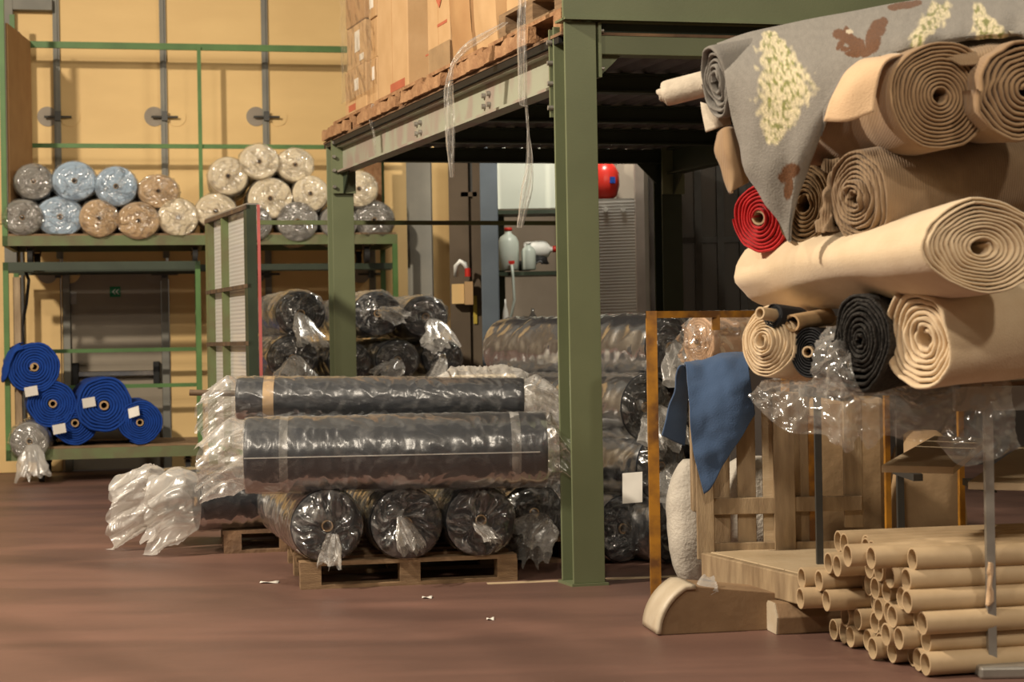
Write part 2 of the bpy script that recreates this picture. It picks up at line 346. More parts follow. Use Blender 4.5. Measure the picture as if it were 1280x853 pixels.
def solid_roll(mb, p0, p1, R, seed, ns=14, nt=40, hole=0.16, wob=0.012, squash=(1,1), rings=7):
    """cylinder of cloth with rounded lips and ringed end faces"""
    p0, p1, a, Ln, e1, e2 = axis_frame(p0, p1)
    prof = []
    face = [(hole, 0.05)] + [(hole, 0.0)]
    for k in range(rings):
        r = hole + (0.97 - hole) * (k + 0.5) / rings; prof_r = (0.97 - hole) / rings
        face += [(r - 0.28*prof_r, 0.0), (r + 0.28*prof_r, -0.001), (r + 0.48*prof_r, 0.0025)]
    for r, s in face: prof.append((r, s))
    prof.append((0.985, 0.004)); prof.append((1.0, 0.016))
    for k in range(1, ns): prof.append((1.0, 0.016 + (Ln - 0.032) * k / ns))
    prof += [(r, Ln - s) for r, s in reversed(prof[:len(face) + 2])]
    th = np.linspace(0, 2*np.pi, nt, endpoint=False)
    r = np.array([q[0] for q in prof])[:, None]; s = np.array([q[1] for q in prof])[:, None] + 0 * th[None]
    nn = noise(np.stack([np.cos(th)[None]*1.6 + seed + 0*s, np.sin(th)[None]*1.6 + 0*s, s*2.2], -1))
    rad = R * r * (1 + wob * 6 * 0.2 * nn)
    x = rad*np.cos(th)[None]*squash[0]; y = rad*np.sin(th)[None]*squash[1]
    A = p0 + a*s[..., None] + e1*x[..., None] + e2*y[..., None]
    mb.grid(A[::-1], True, True)

def spiral_roll(mb, p0, p1, R, r0, turns, seed, per=44, nlen=10, sx=1.0, sy=1.0, wob=0.05, ragged=0.006, tele0=0.0, tele1=0.0, twist=0.0, dent=0.0, thick=0.84):
    """cloth really wound up: one continuous sheet with thickness, layers seen at both ends"""
    p0, p1, a, Ln, e1, e2 = axis_frame(p0, p1)
    m = int(turns*per) + 1
    t = np.linspace(0, turns*2*np.pi, m); pitch = (R - r0)/turns
    rc = r0 + pitch*t/(2*np.pi)
    frac = (rc - r0)/(R - r0)
    sl = np.concatenate([[0, 0.006], np.linspace(0.02, Ln - 0.02, nlen), [Ln - 0.006, Ln]])
    prof_t = np.array([0.35, 0.85] + [1.0]*nlen + [0.85, 0.35])
    k = len(sl); hw = pitch*thick/2
    th = t + twist
    rag = ragged*(noise(np.stack([t*0.25 + seed, t*0+3.3, t*0], -1)) + 0.6*noise(np.stack([t*1.3 + seed, t*0+8.3, t*0], -1)))
    S = sl[:, None] + 0*t[None]
    endw0 = np.clip(1 - sl/0.10, 0, 1)[:, None]; endw1 = np.clip(1 - (Ln - sl)/0.10, 0, 1)[:, None]
    S = S - endw0*(rag + tele0*(1-frac))[None] + endw1*(rag*0.8 + tele1*(1-frac))[None]
    nn = noise(np.stack([np.cos(th)[None]*1.1 + seed + 0*S, np.sin(th)[None]*1.1 + frac[None]*1.3 + 0*S, S*1.6], -1))
    n2 = noise(np.stack([np.cos(th)[None]*3 + seed + 9 + 0*S, np.sin(th)[None]*3 + frac[None]*4 + 0*S, S*3.0], -1))
    mod = 1 + (wob*nn + wob*0.35*n2)*np.clip(frac[None]*1.5, 0.3, 1)
    dn = 1 - dent*np.exp(-((S/Ln - 0.5)/0.18)**2)
    def shell(sign):
        rad = (rc[None] + sign*hw*prof_t[:, None])*mod
        x = rad*np.cos(th)[None]*sx; y = rad*np.sin(th)[None]*sy*dn
        return p0 + a*S[..., None] + e1*x[..., None] + e2*y[..., None]
    O, I = shell(1), shell(-1)
    ring = np.concatenate([O, I[::-1]], axis=0)          # closed around the sheet
    ring = np.swapaxes(ring, 0, 1)
    mb.grid(ring[:, ::-1], True, True)
    n = ring.shape[1]; base = len(mb.v) - ring.shape[0]*n
    mb.f.append(list(range(base, base + n))); mb.s.append(False)
    mb.f.append(list(range(base + (m-1)*n + n - 1, base + (m-1)*n - 1, -1))); mb.s.append(False)

def film_tube(mb, p0, p1, R, seed, ns=60, nt=56, amp=0.012, scale=9.0, squash=(1,1)):
    """loose film round the roll: slanting wrinkles"""
    p0, p1, a, Ln, e1, e2 = axis_frame(p0, p1)
    s = (np.linspace(-0.004, Ln + 0.004, ns + 1)[:, None] + 0*np.zeros(nt)[None]); th = np.linspace(0, 2*np.pi, nt, endpoint=False)
    x0, y0 = np.cos(th)[None], np.sin(th)[None]
    big = noise(np.stack([s*2.5 + seed*1.7, x0*1.2 + 0*s, y0*1.2 + 0*s], -1))
    sl = s + 0.75*R*(x0 + 0.6*y0) + 0.08*big
    w1 = 1 - np.abs(noise(np.stack([sl*scale*1.1 + seed, x0*1.3 + 0*s, y0*1.3 + 0*s], -1)))*2.2
    w2 = 1 - np.abs(noise(np.stack([(s - 0.6*R*x0 + .3*R*y0)*scale*2.0 + seed*2, x0*2.3 + 0*s, y0*2.3 + 0*s], -1)))*2.2
    d = amp*(0.75*np.clip(w1, -.3, 1)**2*np.sign(w1) + 0.4*np.clip(w2, -.3, 1)*np.clip(big + .6, 0, 1))
    fade = np.clip(np.minimum(s + .01, Ln - s + .01)/.03, 0, 1)
    rad = R*1.010 + 0.004 + d*fade
    A = p0 + a*s[..., None] + e1*(rad*x0*squash[0])[..., None] + e2*(rad*y0*squash[1])[..., None]
    mb.grid(A[::-1], True, True)

def film_cap(mb, c, out, R, seed, squash=(1,1), nr=26, nt=96, bulge=0.03, fold=0.03):
    """film gathered over a roll end: radial pleats running to an off-centre knot"""
    c = np.array(c, float); a = np.array(Vector(out).normalized()); e1, e2 = (np.array(v) for v in frame(Vector(a)))
    th = np.linspace(0, 2*np.pi, nt, endpoint=False)[None]; q = np.linspace(1.0, .04, nr)[:, None]
    rs = np.random.RandomState(int(seed*10) % 9999); gx, gy = rs.uniform(-.22, .22, 2)*R
    x = R*1.012*np.cos(th)*q + gx*(1 - q); y = R*1.012*np.sin(th)*q + gy*(1 - q)
    tw = th + 0.55*noise(np.stack([q*1.6 + seed + 0*th, np.cos(th)*1.2 + 0*q, np.sin(th)*1.2 + 0*q], -1))
    def rdg(f, o): return 1 - 2.3*np.abs(noise(np.stack([np.cos(tw)*f + seed, np.sin(tw)*f + 0*q, q*.8 + o + 0*th], -1)))
    env = np.clip((1 - q)*5, 0, 1)*np.clip(q*1.5 + .15, 0, 1)
    h = bulge*(1 - q**2) + .012 + fold*env*(np.clip(rdg(1.5, 2), -.5, 1)*.8 + np.clip(rdg(3.0, 7), -.5, 1)*.5 + np.clip(rdg(6.0, 4), -.5, 1)*.22) + .03*np.clip(1 - q*3, 0, 1)
    A = c + a*h[..., None] + e1*(x*squash[0])[..., None] + e2*(y*squash[1])[..., None]
    mb.grid(A, True, True)
    return Vector(c + a*(bulge + .03) + e1*gx + e2*gy)

def film_tail(mb, base, direction, length, w0, w1, seed, droop=0.3, flat=0.5, nu=44, nv=26, amp=0.35, scale=10.0, ragged=0.25):
    base = np.array(base, float); d = np.array(Vector(direction).normalized()); e1, e2 = (np.array(v) for v in frame(Vector(d)))
    th = np.linspace(0, 2*np.pi, nu, endpoint=False)[None]; v = np.linspace(0, 1, nv)[:, None]
    th = th + 0*v; th = th + .55*noise(np.stack([v*1.7 + seed*2 + 0*th, np.cos(th)*.8, np.sin(th)*.8], -1))*np.clip(v*2, 0, 1)
    x0, y0 = np.cos(th), np.sin(th)
    rg = 1 + ragged*noise(np.stack([x0*2.2 + seed, y0*2.2, th*0 + 1.7], -1)) + .05*noise(np.stack([x0*5 + seed, y0*5, th*0 + 4.7], -1))
    s = v*length*rg
    w = w0 + (w1 - w0)*v**0.8
    def fold(f, o, g): return 1 - 2.4*np.abs(noise(np.stack([x0*f + seed + 0*s, y0*f + 0*s, v*g + o + 0*s], -1)))
    on = np.clip(v*3 + .15, 0, 1)
    ple = np.clip(fold(1.3, 0, .7), -.8, 1); ple2 = np.clip(fold(2.6, 5, 1.3), -.6, 1); ple3 = np.clip(fold(4.0, 9, 3.0), -.6, 1)
    rad = w*(1 + on*(amp*(ple - .25) + amp*.36*(ple2 - .2) + .035*ple3))
    x = rad*x0; y = rad*y0*flat
    sag = noise(np.stack([x0*1.3 + seed + 3 + 0*s, y0*1.3 + 0*s, v*2 + 0*s], -1))
    A = base + d*s[..., None] + e1*x[..., None] + e2*y[..., None]
    A = A + np.stack([0*s, 0*s, -droop*(s**2)/max(length, 1e-6)], -1) + (sag*0.08*v*w/(.1 + w))[..., None]*e1
    A[..., 2] = np.maximum(A[..., 2], 0.006 + 0.006*np.abs(sag))
    mb.grid(A[::-1], True, True)

def wrapped_roll(label, p0, p1, R, fab, seed, group=None, tails=(None, None), film='film', hi=True, amp=0.010, core=True, hole=0.16, squash=(1,1), bulge=0.03, name='wrapped_fabric_roll', scale=9.0, cat='fabric roll', rings=7, close=(True, True), tail_mat='film_tail', ns=None, cap_mat='film_cap'):
    p0, p1 = Vector(p0), Vector(p1)
    mid = (p0 + p1)/2; base = Vector((mid.x, mid.y, max(0, mid.z - R*squash[1])))
    t = thing(name, label, cat, base, group)
    mb = MB(); solid_roll(mb, p0, p1, R, seed, hole=hole, squash=squash, nt=48 if hi else 32, rings=rings); mb.build('fabric', M[fab], t)
    a = (p1 - p0).normalized()
    if core:
        mb = MB(); mb.tube(p0 - a*0.012, p1 + a*0.012, R*hole*1.02, n=18, inner=R*hole*0.8); mb.build('core', M['core'], t)
    mb = MB(); Ln = (p1 - p0).length
    film_tube(mb, p0, p1, R, seed, ns=ns or (110 if hi else 34), nt=80 if hi else 40, amp=amp, squash=squash, scale=scale)
    w = mb.build('plastic_wrap', M[film], t)
    knots = [None, None]
    for which, pe, dr in ((0, p0, -a), (1, p1, a)):
        if not close[which]: continue
        mb = MB(); knots[which] = film_cap(mb, pe, dr, R, seed + which*3.3, squash, nr=30 if hi else 20, nt=120 if hi else 72, bulge=bulge, fold=.046 if hi else .05)
        mb.build('wrap_end', M[cap_mat], w)
    for which, tl in enumerate(tails):
        if tl is None: continue
        bp = (p0 - a*(0.03 + bulge)) if which == 0 else (p1 + a*(0.03 + bulge))
        if tl.get('full'): bp = p0 if which == 0 else p1
        elif knots[which] is not None: bp = knots[which]
        dr = Vector(tl.get('dir', tuple(-a if which == 0 else a)))
        mb = MB(); film_tail(mb, bp, dr, tl['len'], tl.get('w0', 0.03), tl.get('w1', 0.1), seed + which*5 + 2, tl.get('droop', 0.3), tl.get('flat', 0.5), amp=tl.get('amp', 0.35), nu=96 if hi else 40, nv=44 if hi else 20, ragged=tl.get('ragged', 0.25), scale=tl.get('scale', 10.0))
        mb.build('wrap_tail', M[tl.get('mat', tail_mat)], t)
    return t

# ------------------------------------------------------------------ setting
mb = MB(); mb.box((-10, -4, -0.1), (10, 21.5, 0)); tag(mb.build('floor', M['floor']), 'reddish brown coated concrete hall floor with drive marks', 'floor', kind='structure')
YW = 18.0
XF['phi'] = math.radians(11.0)
wall = thing('wall_back', 'cream panelled back wall with grey steel strips', 'wall', (-3.5, YW, 0), kind='structure')
strips_px = [-60, 73, 206, 333, 463, 566]
xs = [P(p, 200, YW).x for p in strips_px]
door_x0, door_x1 = P(80, 450, YW).x, P(212, 450, YW).x; door_z = 2.12
def panel(x0, x1, z0, z1):
    b = MB(); b.box((x0 + 0.006, YW, z0 + 0.004), (x1 - 0.006, YW + 0.12, z1 - 0.004)); b.build('panel', M['cream_wall'], wall, bevel=0.004)
xs_all = [-8.6] + xs
for i in range(len(xs_all) - 1):
    x0, x1 = xs_all[i], xs_all[i+1]
    zs = [0, 2.62, 5.2, 8.2]
    for j in range(3):
        z0, z1 = zs[j], zs[j+1]
        if j == 0 and x0 < door_x1 and x1 > door_x0:
            if x0 < door_x0: panel(x0, door_x0, 0, 2.62 if i != 2 else 2.62)
            if x1 > door_x1: panel(door_x1, x1, 0, 2.62)
            panel(max(x0, door_x0), min(x1, door_x1), door_z + 0.08, 2.62)
        else: panel(x0, x1, z0, z1)
for p in (73, 206, 333, 463):
    x = P(p, 200, YW).x
    b = MB(); b.box((x - 0.034, YW - 0.03, 2.25 if p in (73, 206) else 0.0), (x + 0.034, YW, 8.2)); b.box((x - 0.012, YW - 0.045, 2.25), (x + 0.012, YW - 0.03, 8.2)); b.build('steel_strip', M['column_grey'], wall)
    for py in (146, 342):
        for dx in (-0.11, 0.12):
            c = P(p, py, YW); b = MB(); b.tube((c.x + dx, YW - 0.008, c.z), (c.x + dx, YW, c.z), 0.105, n=24); b.build('washer_plate', M['cream_wall'] if dx > 0 else M['grey_wall'], wall)
        c = P(p, py, YW); b = MB(); b.tube((c.x - 0.14, YW - 0.06, c.z - 0.01), (c.x + 0.14, YW - 0.06, c.z - 0.01), 0.012, n=8); b.box((c.x - 0.03, YW - 0.075, c.z - 0.05), (c.x + 0.03, YW - 0.04, c.z + 0.05)); b.build('tie_bracket', M['steel_dark'], wall)
# duct / cable tray in the top left corner
t = thing('cable_duct', 'grey steel cable duct on the wall at the top left corner', 'duct', (P(20, 300, YW - .06).x, YW - 0.06, 0))
b = MB(); b.box((P(-60, 10, YW).x, YW - 0.12, P(0, 14, YW).z), (P(66, 10, YW).x, YW, P(0, 2, YW).z + .02)); b.build('horizontal_duct', M['column_grey'], t)
b = MB(); b.box((P(2, 10, YW).x, YW - 0.13, 2.2), (P(17, 10, YW).x, YW - 0.001, P(0, 2, YW).z + .01)); b.build('vertical_duct', M['column_grey'], t)
b = MB(); b.box((P(21, 10, YW).x, YW - 0.05, 0), (P(24, 10, YW).x, YW - 0.001, P(0, 40, YW).z)); b.build('conduit', M['steel_dark'], t)

# fire door
d = thing('door_1', 'grey brown fire door with push bar and green exit sign', 'door', ((door_x0 + door_x1)/2, YW, 0), kind='structure')
fw = 0.075
for nm, x0, x1, z0, z1 in (('frame_jamb', door_x0, door_x0 + fw, 0, door_z + .075), ('frame_jamb', door_x1 - fw, door_x1, 0, door_z + .075), ('frame_head', door_x0 + fw, door_x1 - fw, door_z, door_z + .075)):
    b = MB(); b.box((x0, YW - 0.04, z0), (x1, YW + 0.1, z1)); b.build(nm, M['column_grey'], d, bevel=0.006)
b = MB(); b.box((door_x0 + fw + .004, YW + 0.005, 0.01), (door_x1 - fw - .004, YW + 0.06, door_z - .004)); leaf = b.build('door_leaf', M['door'], d, bevel=0.004)
c = P(144, 365, YW); b = MB(); b.box((c.x - .055, YW - .004, c.z - .055), (c.x + .055, YW + .004, c.z + .055)); sg = b.build('exit_sign', M['sign_green'], leaf)
b = MB()
for ox in (-0.032, 0.004):
    b.prism([(0, 0), (0.028, 0.03), (0.04, 0.03), (0.014, 0), (0.04, -0.03), (0.028, -0.03)], (c.x + ox, YW - .006, c.z), (1,0,0), (0,0,1), (0,1,0), .003)
b.build('sign_arrow', M['white'], leaf)
zb = P(145, 467, YW).z; xa, xb_ = P(95, 467, YW).x, P(196, 467, YW).x
for x in (xa, xb_):
    b = MB(); b.box((x - .035, YW - .10, zb - .12), (x + .035, YW + .005, zb + .12)); b.build('bar_bracket', M['black'], leaf, bevel=.01)
b = MB(); b.box((xa, YW - .09, zb - .03), (xb_, YW - .055, zb + .03)); b.build('push_bar', M['chrome'], leaf, bevel=.008)
b = MB(); b.box((P(92, 378, YW).x - .03, YW - .002, P(0,372,YW).z - .08), (P(92, 378, YW).x + .03, YW + .006, P(0, 372, YW).z + .05)); b.build('hinge', M['steel'], leaf)

# other walls of the hall
b = MB(); b.box((P(566, 300, YW).x, YW, 0), (12, YW + .12, 8.2)); tag(b.build('wall_far_right', M['grey_wall']), 'plain greyish plaster wall behind the work shelf', 'wall', kind='structure')
XF['phi'] = 0.0
b = MB(); b.box((8.6, -4, 0), (8.75, 20.6, 8.2)); tag(b.build('wall_right', M['side_wall']), 'plain side wall on the right of the hall', 'wall', kind='structure')
b = MB(); b.box((-8.75, -4, 0), (-8.6, YW, 8.2)); tag(b.build('wall_left', M['side_wall']), 'plain side wall on the left of the hall', 'wall', kind='structure')
# columns by the wall
b = MB(); x0, x1 = P(513, 300, 17.4).x, P(540, 300, 17.4).x; b.box((x0, 17.3, 0), (x1, 17.6, 8)); b.box((x0 - .03, 17.36, 0), (x0, 17.4, 8)); tag(b.build('wall_column', M['column_grey'], origin=((x0+x1)/2, 17.4, 0)), 'weathered grey column beside the cream panels', 'column', kind='structure')
b = MB(); x0, x1 = P(601, 300, 16.0).x, P(623, 300, 16.0).x; b.box((x0, 15.9, 0), (x1, 16.15, 8)); tag(b.build('steel_column', M['blue_grey'], origin=((x0+x1)/2, 16, 0), bevel=.01), 'blue grey painted column beside the bottle shelf', 'column', kind='structure')
# dark shutter housing left of the blue grey column
t = thing('shutter_door', 'dark steel gate frame with brown panel beside the blue grey column', 'gate', (P(583, 300, 16.3).x, 16.3, 0))
def pxbox(b, px0, py0, px1, py1, Y, dep):
    a0, a1 = P(px0, py1, Y), P(px1, py0, Y); b.box((a0.x, Y, max(0, a0.z)), (a1.x, Y + dep, a1.z))
b = MB(); pxbox(b, 566, -300, 576, 560, 16.3, .1); pxbox(b, 596, -300, 601, 560, 16.3, .1); pxbox(b, 576, 240, 596, 246, 16.3, .08); b.build('gate_frame', M['brown_panel'], t)
b = MB(); pxbox(b, 576, 246, 596, 570, 16.34, .03); b.build('lower_panel', M['brown_panel'], t)
for k in range(4):
    b = MB(); pxbox(b, 578 + k*5, 60, 580 + k*5, 240, 16.34, .02); b.build('bar', M['steel_dark'], t)

# ------------------------------------------------------------------ mezzanine
TH = math.radians(20.7); U = Vector((math.cos(math.radians(12.5)), math.sin(math.radians(12.5)), 0)); V = Vector((-math.sin(TH), math.cos(TH), 0)); Z = Vector((0,0,1))
NC = Vector((0.358, 8.86 + 0.09, 0)); LS, LU = 4.86, 2.75
def mz(s, t, z): return NC + V*s + U*t + Z*z
def ibeam(b, p, along, length, widthdir, updir, h, w, tf=0.012, tw=0.008):
    prof = [(-w/2,0),(w/2,0),(w/2,tf),(tw/2,tf),(tw/2,h-tf),(w/2,h-tf),(w/2,h),(-w/2,h),(-w/2,h-tf),(-tw/2,h-tf),(-tw/2,tf),(-w/2,tf)]
    b.prism(prof, p, widthdir, updir, along, length)
mezz = thing('mezzanine', 'green steel mezzanine carrying pallets of cardboard boxes', 'mezzanine', mz(0, 0, 0), kind='thing')
cols = []
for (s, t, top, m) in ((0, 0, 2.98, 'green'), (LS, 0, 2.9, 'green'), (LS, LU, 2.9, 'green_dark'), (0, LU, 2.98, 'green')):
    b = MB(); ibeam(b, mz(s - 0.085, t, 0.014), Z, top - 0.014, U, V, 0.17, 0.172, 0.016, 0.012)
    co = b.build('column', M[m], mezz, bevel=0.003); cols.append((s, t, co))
    b = MB(); b.obox(mz(s - 0.1, t - 0.1, 0), V*0.2, U*0.2, Z*0.014); b.build('base_plate', M[m], co)
# web stiffener closing the near column's side
def bolts(par, pts, n, r=0.011, l=0.012, m='steel'):
    for p in pts:
        b = MB(); b.tube(p, Vector(p) + Vector(n)*l, r, n=6); b.build('bolt', M[m], par)
# side beams (left, right)
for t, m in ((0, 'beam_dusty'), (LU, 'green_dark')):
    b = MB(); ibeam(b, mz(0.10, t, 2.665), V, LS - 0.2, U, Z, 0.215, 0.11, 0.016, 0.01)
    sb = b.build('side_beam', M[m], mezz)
    if t == 0:
        for s in (1.35, 2.72):
            bolts(sb, [mz(s + ds, -0.006, z) for ds in (-.045, .045) for z in (2.735, 2.80)], -U, 0.017, 0.02)
    for s, sg in ((0.105, 1), (LS - 0.12, -1)):
        b = MB(); b.obox(mz(s, t - 0.095, 2.5), V*0.015, U*0.19, Z*0.47); ep = b.build('end_plate', M['green'], sb)
        if t == 0: bolts(ep, [mz(s, t - 0.08, z) for z in (2.55, 2.68, 2.79, 2.90)], -U if sg > 0 else -V, 0.014, 0.03)
        b = MB(); b.prism([(0,0),(0.16*sg,0.165),(0,0.165)], mz(s + (.015 if sg > 0 else 0), t - .006, 2.5), V, Z, U, .012); b.build('gusset', M['green_dark'], sb)
# front fascia, front beam
b = MB(); b.obox(mz(-0.11, -0.1, 2.985), U*(LU + 0.6), V*0.02, Z*0.36); b.obox(mz(-0.13, -0.1, 2.985), U*(LU + .6), V*0.14, Z*0.012); b.obox(mz(-0.13, -0.1, 3.33), U*(LU + .6), V*0.14, Z*0.015)
b.build('front_fascia', M['green'], mezz)
b = MB(); b.obox(mz(-0.06, 0.105, 2.815), U*(LU - .21), V*0.10, Z*0.1); fb = b.build('front_beam', M['green'], mezz, bevel=.004)
b = MB(); b.obox(mz(-0.03, 0.105, 2.915), U*(LU - .21), V*0.06, Z*0.07); b.build('packing_channel', M['green_dark'], fb)
b = MB(); b.obox(mz(-0.085, 0.1, 2.69), U*0.016, V*0.15, Z*0.29); pl = b.build('end_plate', M['green'], fb)
bolts(pl, [mz(-0.06, 0.116, z) for z in (2.74, 2.94)], U, .011, .022)
b = MB(); b.prism([(0,0),(0.13,0.125),(0,0.125)], mz(-.02, 0.116, 2.69), U, Z, V, .012); b.build('gusset', M['green'], fb)
# cross beams and rear beam
for s, h in ((0.98, .10), (2.33, .10), (3.55, .10), (LS, .10)):
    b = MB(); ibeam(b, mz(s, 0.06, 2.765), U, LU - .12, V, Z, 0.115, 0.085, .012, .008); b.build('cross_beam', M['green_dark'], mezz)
b = MB(); b.prism([(0,0),(-0.17,0.17),(0,0.17)], mz(LS - .01, LU - .1, 2.6), U, Z, V, .014); b.build('corner_gusset', M['green_dark'], mezz)
# trapezoidal deck sheet
b = MB(); prof = []; n = int((LU + .5)/0.15)
for k in range(n):
    x = -0.07 + k*0.15
    prof += [(x, 0.0), (x + 0.055, 0.0), (x + 0.075, 0.032), (x + 0.13, 0.032)]
A = np.array([[list(mz(s, x, 2.885 + z)) for (x, z) in prof] for s in (-0.05, LS + 0.15)])
b.grid(A, False); dk = b.build('deck_sheet', M['deck'], mezz)
b = MB(); b.obox(mz(-0.05, -0.09, 2.918), V*(LS + .2), U*(LU + .4), Z*0.016); b.build('deck_board', M['pallet_old'], mezz)
b = MB(); b.obox(mz(-0.0, -0.085, 2.882), V*(LS + .15), U*0.02, Z*0.035); b.build('deck_edge', M['black'], mezz)
# floor stripe beyond the near column
b = MB(); a0, a1 = F(610, 731), F(1000, 716); dv = (a1 - a0).normalized(); nn = Vector((-dv.y, dv.x, 0)); b.obox(a0, dv*(a1-a0).length, nn*0.06, Z*0.002); tag(b.build('trim_1', M['wood_pale']), 'thin pale stripe on the floor beyond the column', 'floor stripe', kind='structure')

# ------------------------------------------------------------------ pallets
def make_pallet(label, o, ax, ay, Lx, Ly, m='pallet', group=None, nb=6, h=0.144, jag=None):
    """o front-left corner on ground; ax along the front (stringer ends), ay going back"""
    o, ax, ay = Vector(o), Vector(ax).normalized(), Vector(ay).normalized()
    t = thing('pallet', label, 'pallet', o, group)
    bw = 0.11
    for k in range(3):
        y = (Ly - bw)*k/2
        b = MB(); b.obox(o + ay*y, ax*Lx, ay*bw, Z*0.02); b.build('bottom_board', M[m], t)
        for j in range(3):
            x = (Lx - bw)*j/2
            b = MB(); b.obox(o + ay*y + ax*x + Z*0.02, ax*bw, ay*bw, Z*(h - 0.064)); b.build('block', M[m], t)
    for j in range(3):
        x = (Lx - bw)*j/2
        b = MB(); b.obox(o + ax*x + Z*(h - .044), ax*bw, ay*Ly, Z*0.022); b.build('stringer_board', M[m], t)
    for k in range(nb):
        y = (Ly - bw)*k/(nb - 1)
        b = MB(); b.obox(o + ay*y + Z*(h - .022) + ax*random.uniform(-.008,.008), ax*Lx, ay*bw, Z*0.022); b.build('top_board', M[m], t)
    return t
pA = F(376, 738); pB = F(651, 729); axp = Vector((math.cos(.19), math.sin(.19), 0)); ayp = Vector((-axp.y, axp.x, 0))
make_pallet('wooden pallet under the three wrapped roll ends, nearest on the floor', pA, axp, ayp, 1.17, 1.22)
q0 = F(278, 682)
make_pallet('wooden pallet with a splintered corner under the two bagged floor rolls', F(280, 693), axp, ayp, 0.8, 1.0, 'pallet_old', nb=5)

# ------------------------------------------------------------------ near wrapped rolls
TA = lambda **k: k
def rollz(px, Y, z, dx=0): return Vector(((px - W/2)*Y/FPX, Y, z))
end_c = [(403, 8.93), (502, 9.0), (595, 9.08)]
lab3 = ['clear wrapped dark roll end on the pallet, leftmost of three', 'clear wrapped dark roll end on the pallet, middle of three', 'clear wrapped dark roll end on the pallet, right of three']
for i, (px, Y) in enumerate(end_c):
    p0 = rollz(px + 2, Y, 0.144 + 0.190); p1 = p0 + ayp*1.35 - axp*0.02 + Vector((-0.10 if i == 0 else 0,0,0))
    wrapped_roll(lab3[i], p0, p1, 0.19, 'navy', 3.7*i + 1, 'wrapped rolls on the near pallet', tails=(TA(len=(.15, .17, .13)[i], w0=.03, w1=(.05, .07, .06)[i], dir=((-.1, -.25, -.9), (.35, -.3, -.8), (.7, -.3, -.55))[i], droop=.1, flat=.45, amp=.5), None), amp=.012, bulge=.012, rings=2)
def P3(px, py, Y): return P(px, py, Y)
# long rolls lying across
a0 = P(308, 569, 8.98); a1 = P(681, 566, 9.10)
a0.z = a1.z = 0.712
w = wrapped_roll('thick grey wrapped roll lying across the three roll ends', a0, a1, 0.197, 'navy', 21, 'long wrapped rolls on the near pile', film='film_haze', amp=.008, scale=12,
    tails=(TA(len=0.25, w0=.192, w1=.15, full=True, droop=.35, flat=.9, amp=.32, mat='film_tail', ragged=.14), TA(len=0.14, w0=.195, w1=.15, full=True, droop=.3, flat=.9, amp=.4, mat='film_haze')), close=(False, False), ns=170)
b = MB(); c0 = a0 + (a1-a0)*0.115; ad = (a1-a0).normalized(); b.tube(c0, c0 + ad*0.045, 0.2035, n=40, cap=False); b.build('tape_band', M['film_tail'], w)
b = MB(); c0 = a0 + ad*(a1-a0).length*.88; b.tube(c0, c0 + ad*0.05, 0.2035, n=40, cap=False); b.build('tape_band', M['film_tail'], w)
b = MB(); b.obox(a0 + Vector((.02, -.2085, -.005)), (a1 - a0)*.97, (0, .006, 0), (0, 0, .006)); b.build('film_seam', M['film_white'], w)
a0 = P(297, 498, 9.42); a1 = P(654, 499, 9.50)
w2 = wrapped_roll('slimmer grey wrapped roll on top of the near pile', a0, a1, 0.117, 'navy', 33, 'long wrapped rolls on the near pile', film='film_haze', amp=.008, scale=12,
    tails=(TA(len=0.21, w0=.118, w1=.14, full=True, droop=.6, flat=.9, amp=.34, ragged=.14), TA(len=0.22, w0=.118, w1=.13, full=True, droop=.5, flat=.9, amp=.4)), close=(False, False), ns=170)
ad = (a1-a0).normalized(); c0 = a0 + ad*0.15
b = MB(); b.tube(c0, c0 + ad*0.06, 0.1225, n=40, cap=False); b.build('tape_band', M['tape'], w2)
b = MB(); b.tube(a0 - ad*0.27 + Vector((0,.02,.03)), a0 + ad*0.04 + Vector((0,.02,.025)), 0.017, n=16, inner=.012); b.build('core_tube', M['rust'], w2)
a0 = P(325, 560, 9.45); a1 = P(662, 556, 9.58); a0.z = a1.z = 0.70
wrapped_roll('dark wrapped roll hidden behind the thick grey roll', a0, a1, 0.17, 'navy', 43, 'long wrapped rolls on the near pile', film='film_haze', hi=False,
    tails=(None, TA(len=0.24, w0=.17, w1=.16, full=True, droop=.3, flat=.9, amp=.4)), close=(True, False))
# floor rolls on the left
q = F(245, 672)
for k, (px0, px1, py, Y, lb) in enumerate(((246, 335, 634, 10.55, 'dark roll with a crumpled white bag end left of the near pile, front of two'), (206, 330, 630, 10.95, 'dark roll with a crumpled white bag end left of the near pile, rear of two'))):
    c0 = P(px0, py, Y); c1 = P(px1 + 60, py, Y + .25); c0.z = c1.z = .180 + .146
    wrapped_roll(lb, c0, c1, .18, 'navy', 51 + k*3, 'rolls on the floor left of the pallet', film='film',
        tails=(TA(len=.30 if k == 0 else .34, w0=.18, w1=.20, full=True, droop=.32, flat=.95, amp=.38, ragged=.2, mat='film_white'), None), close=(False, True), amp=.008)

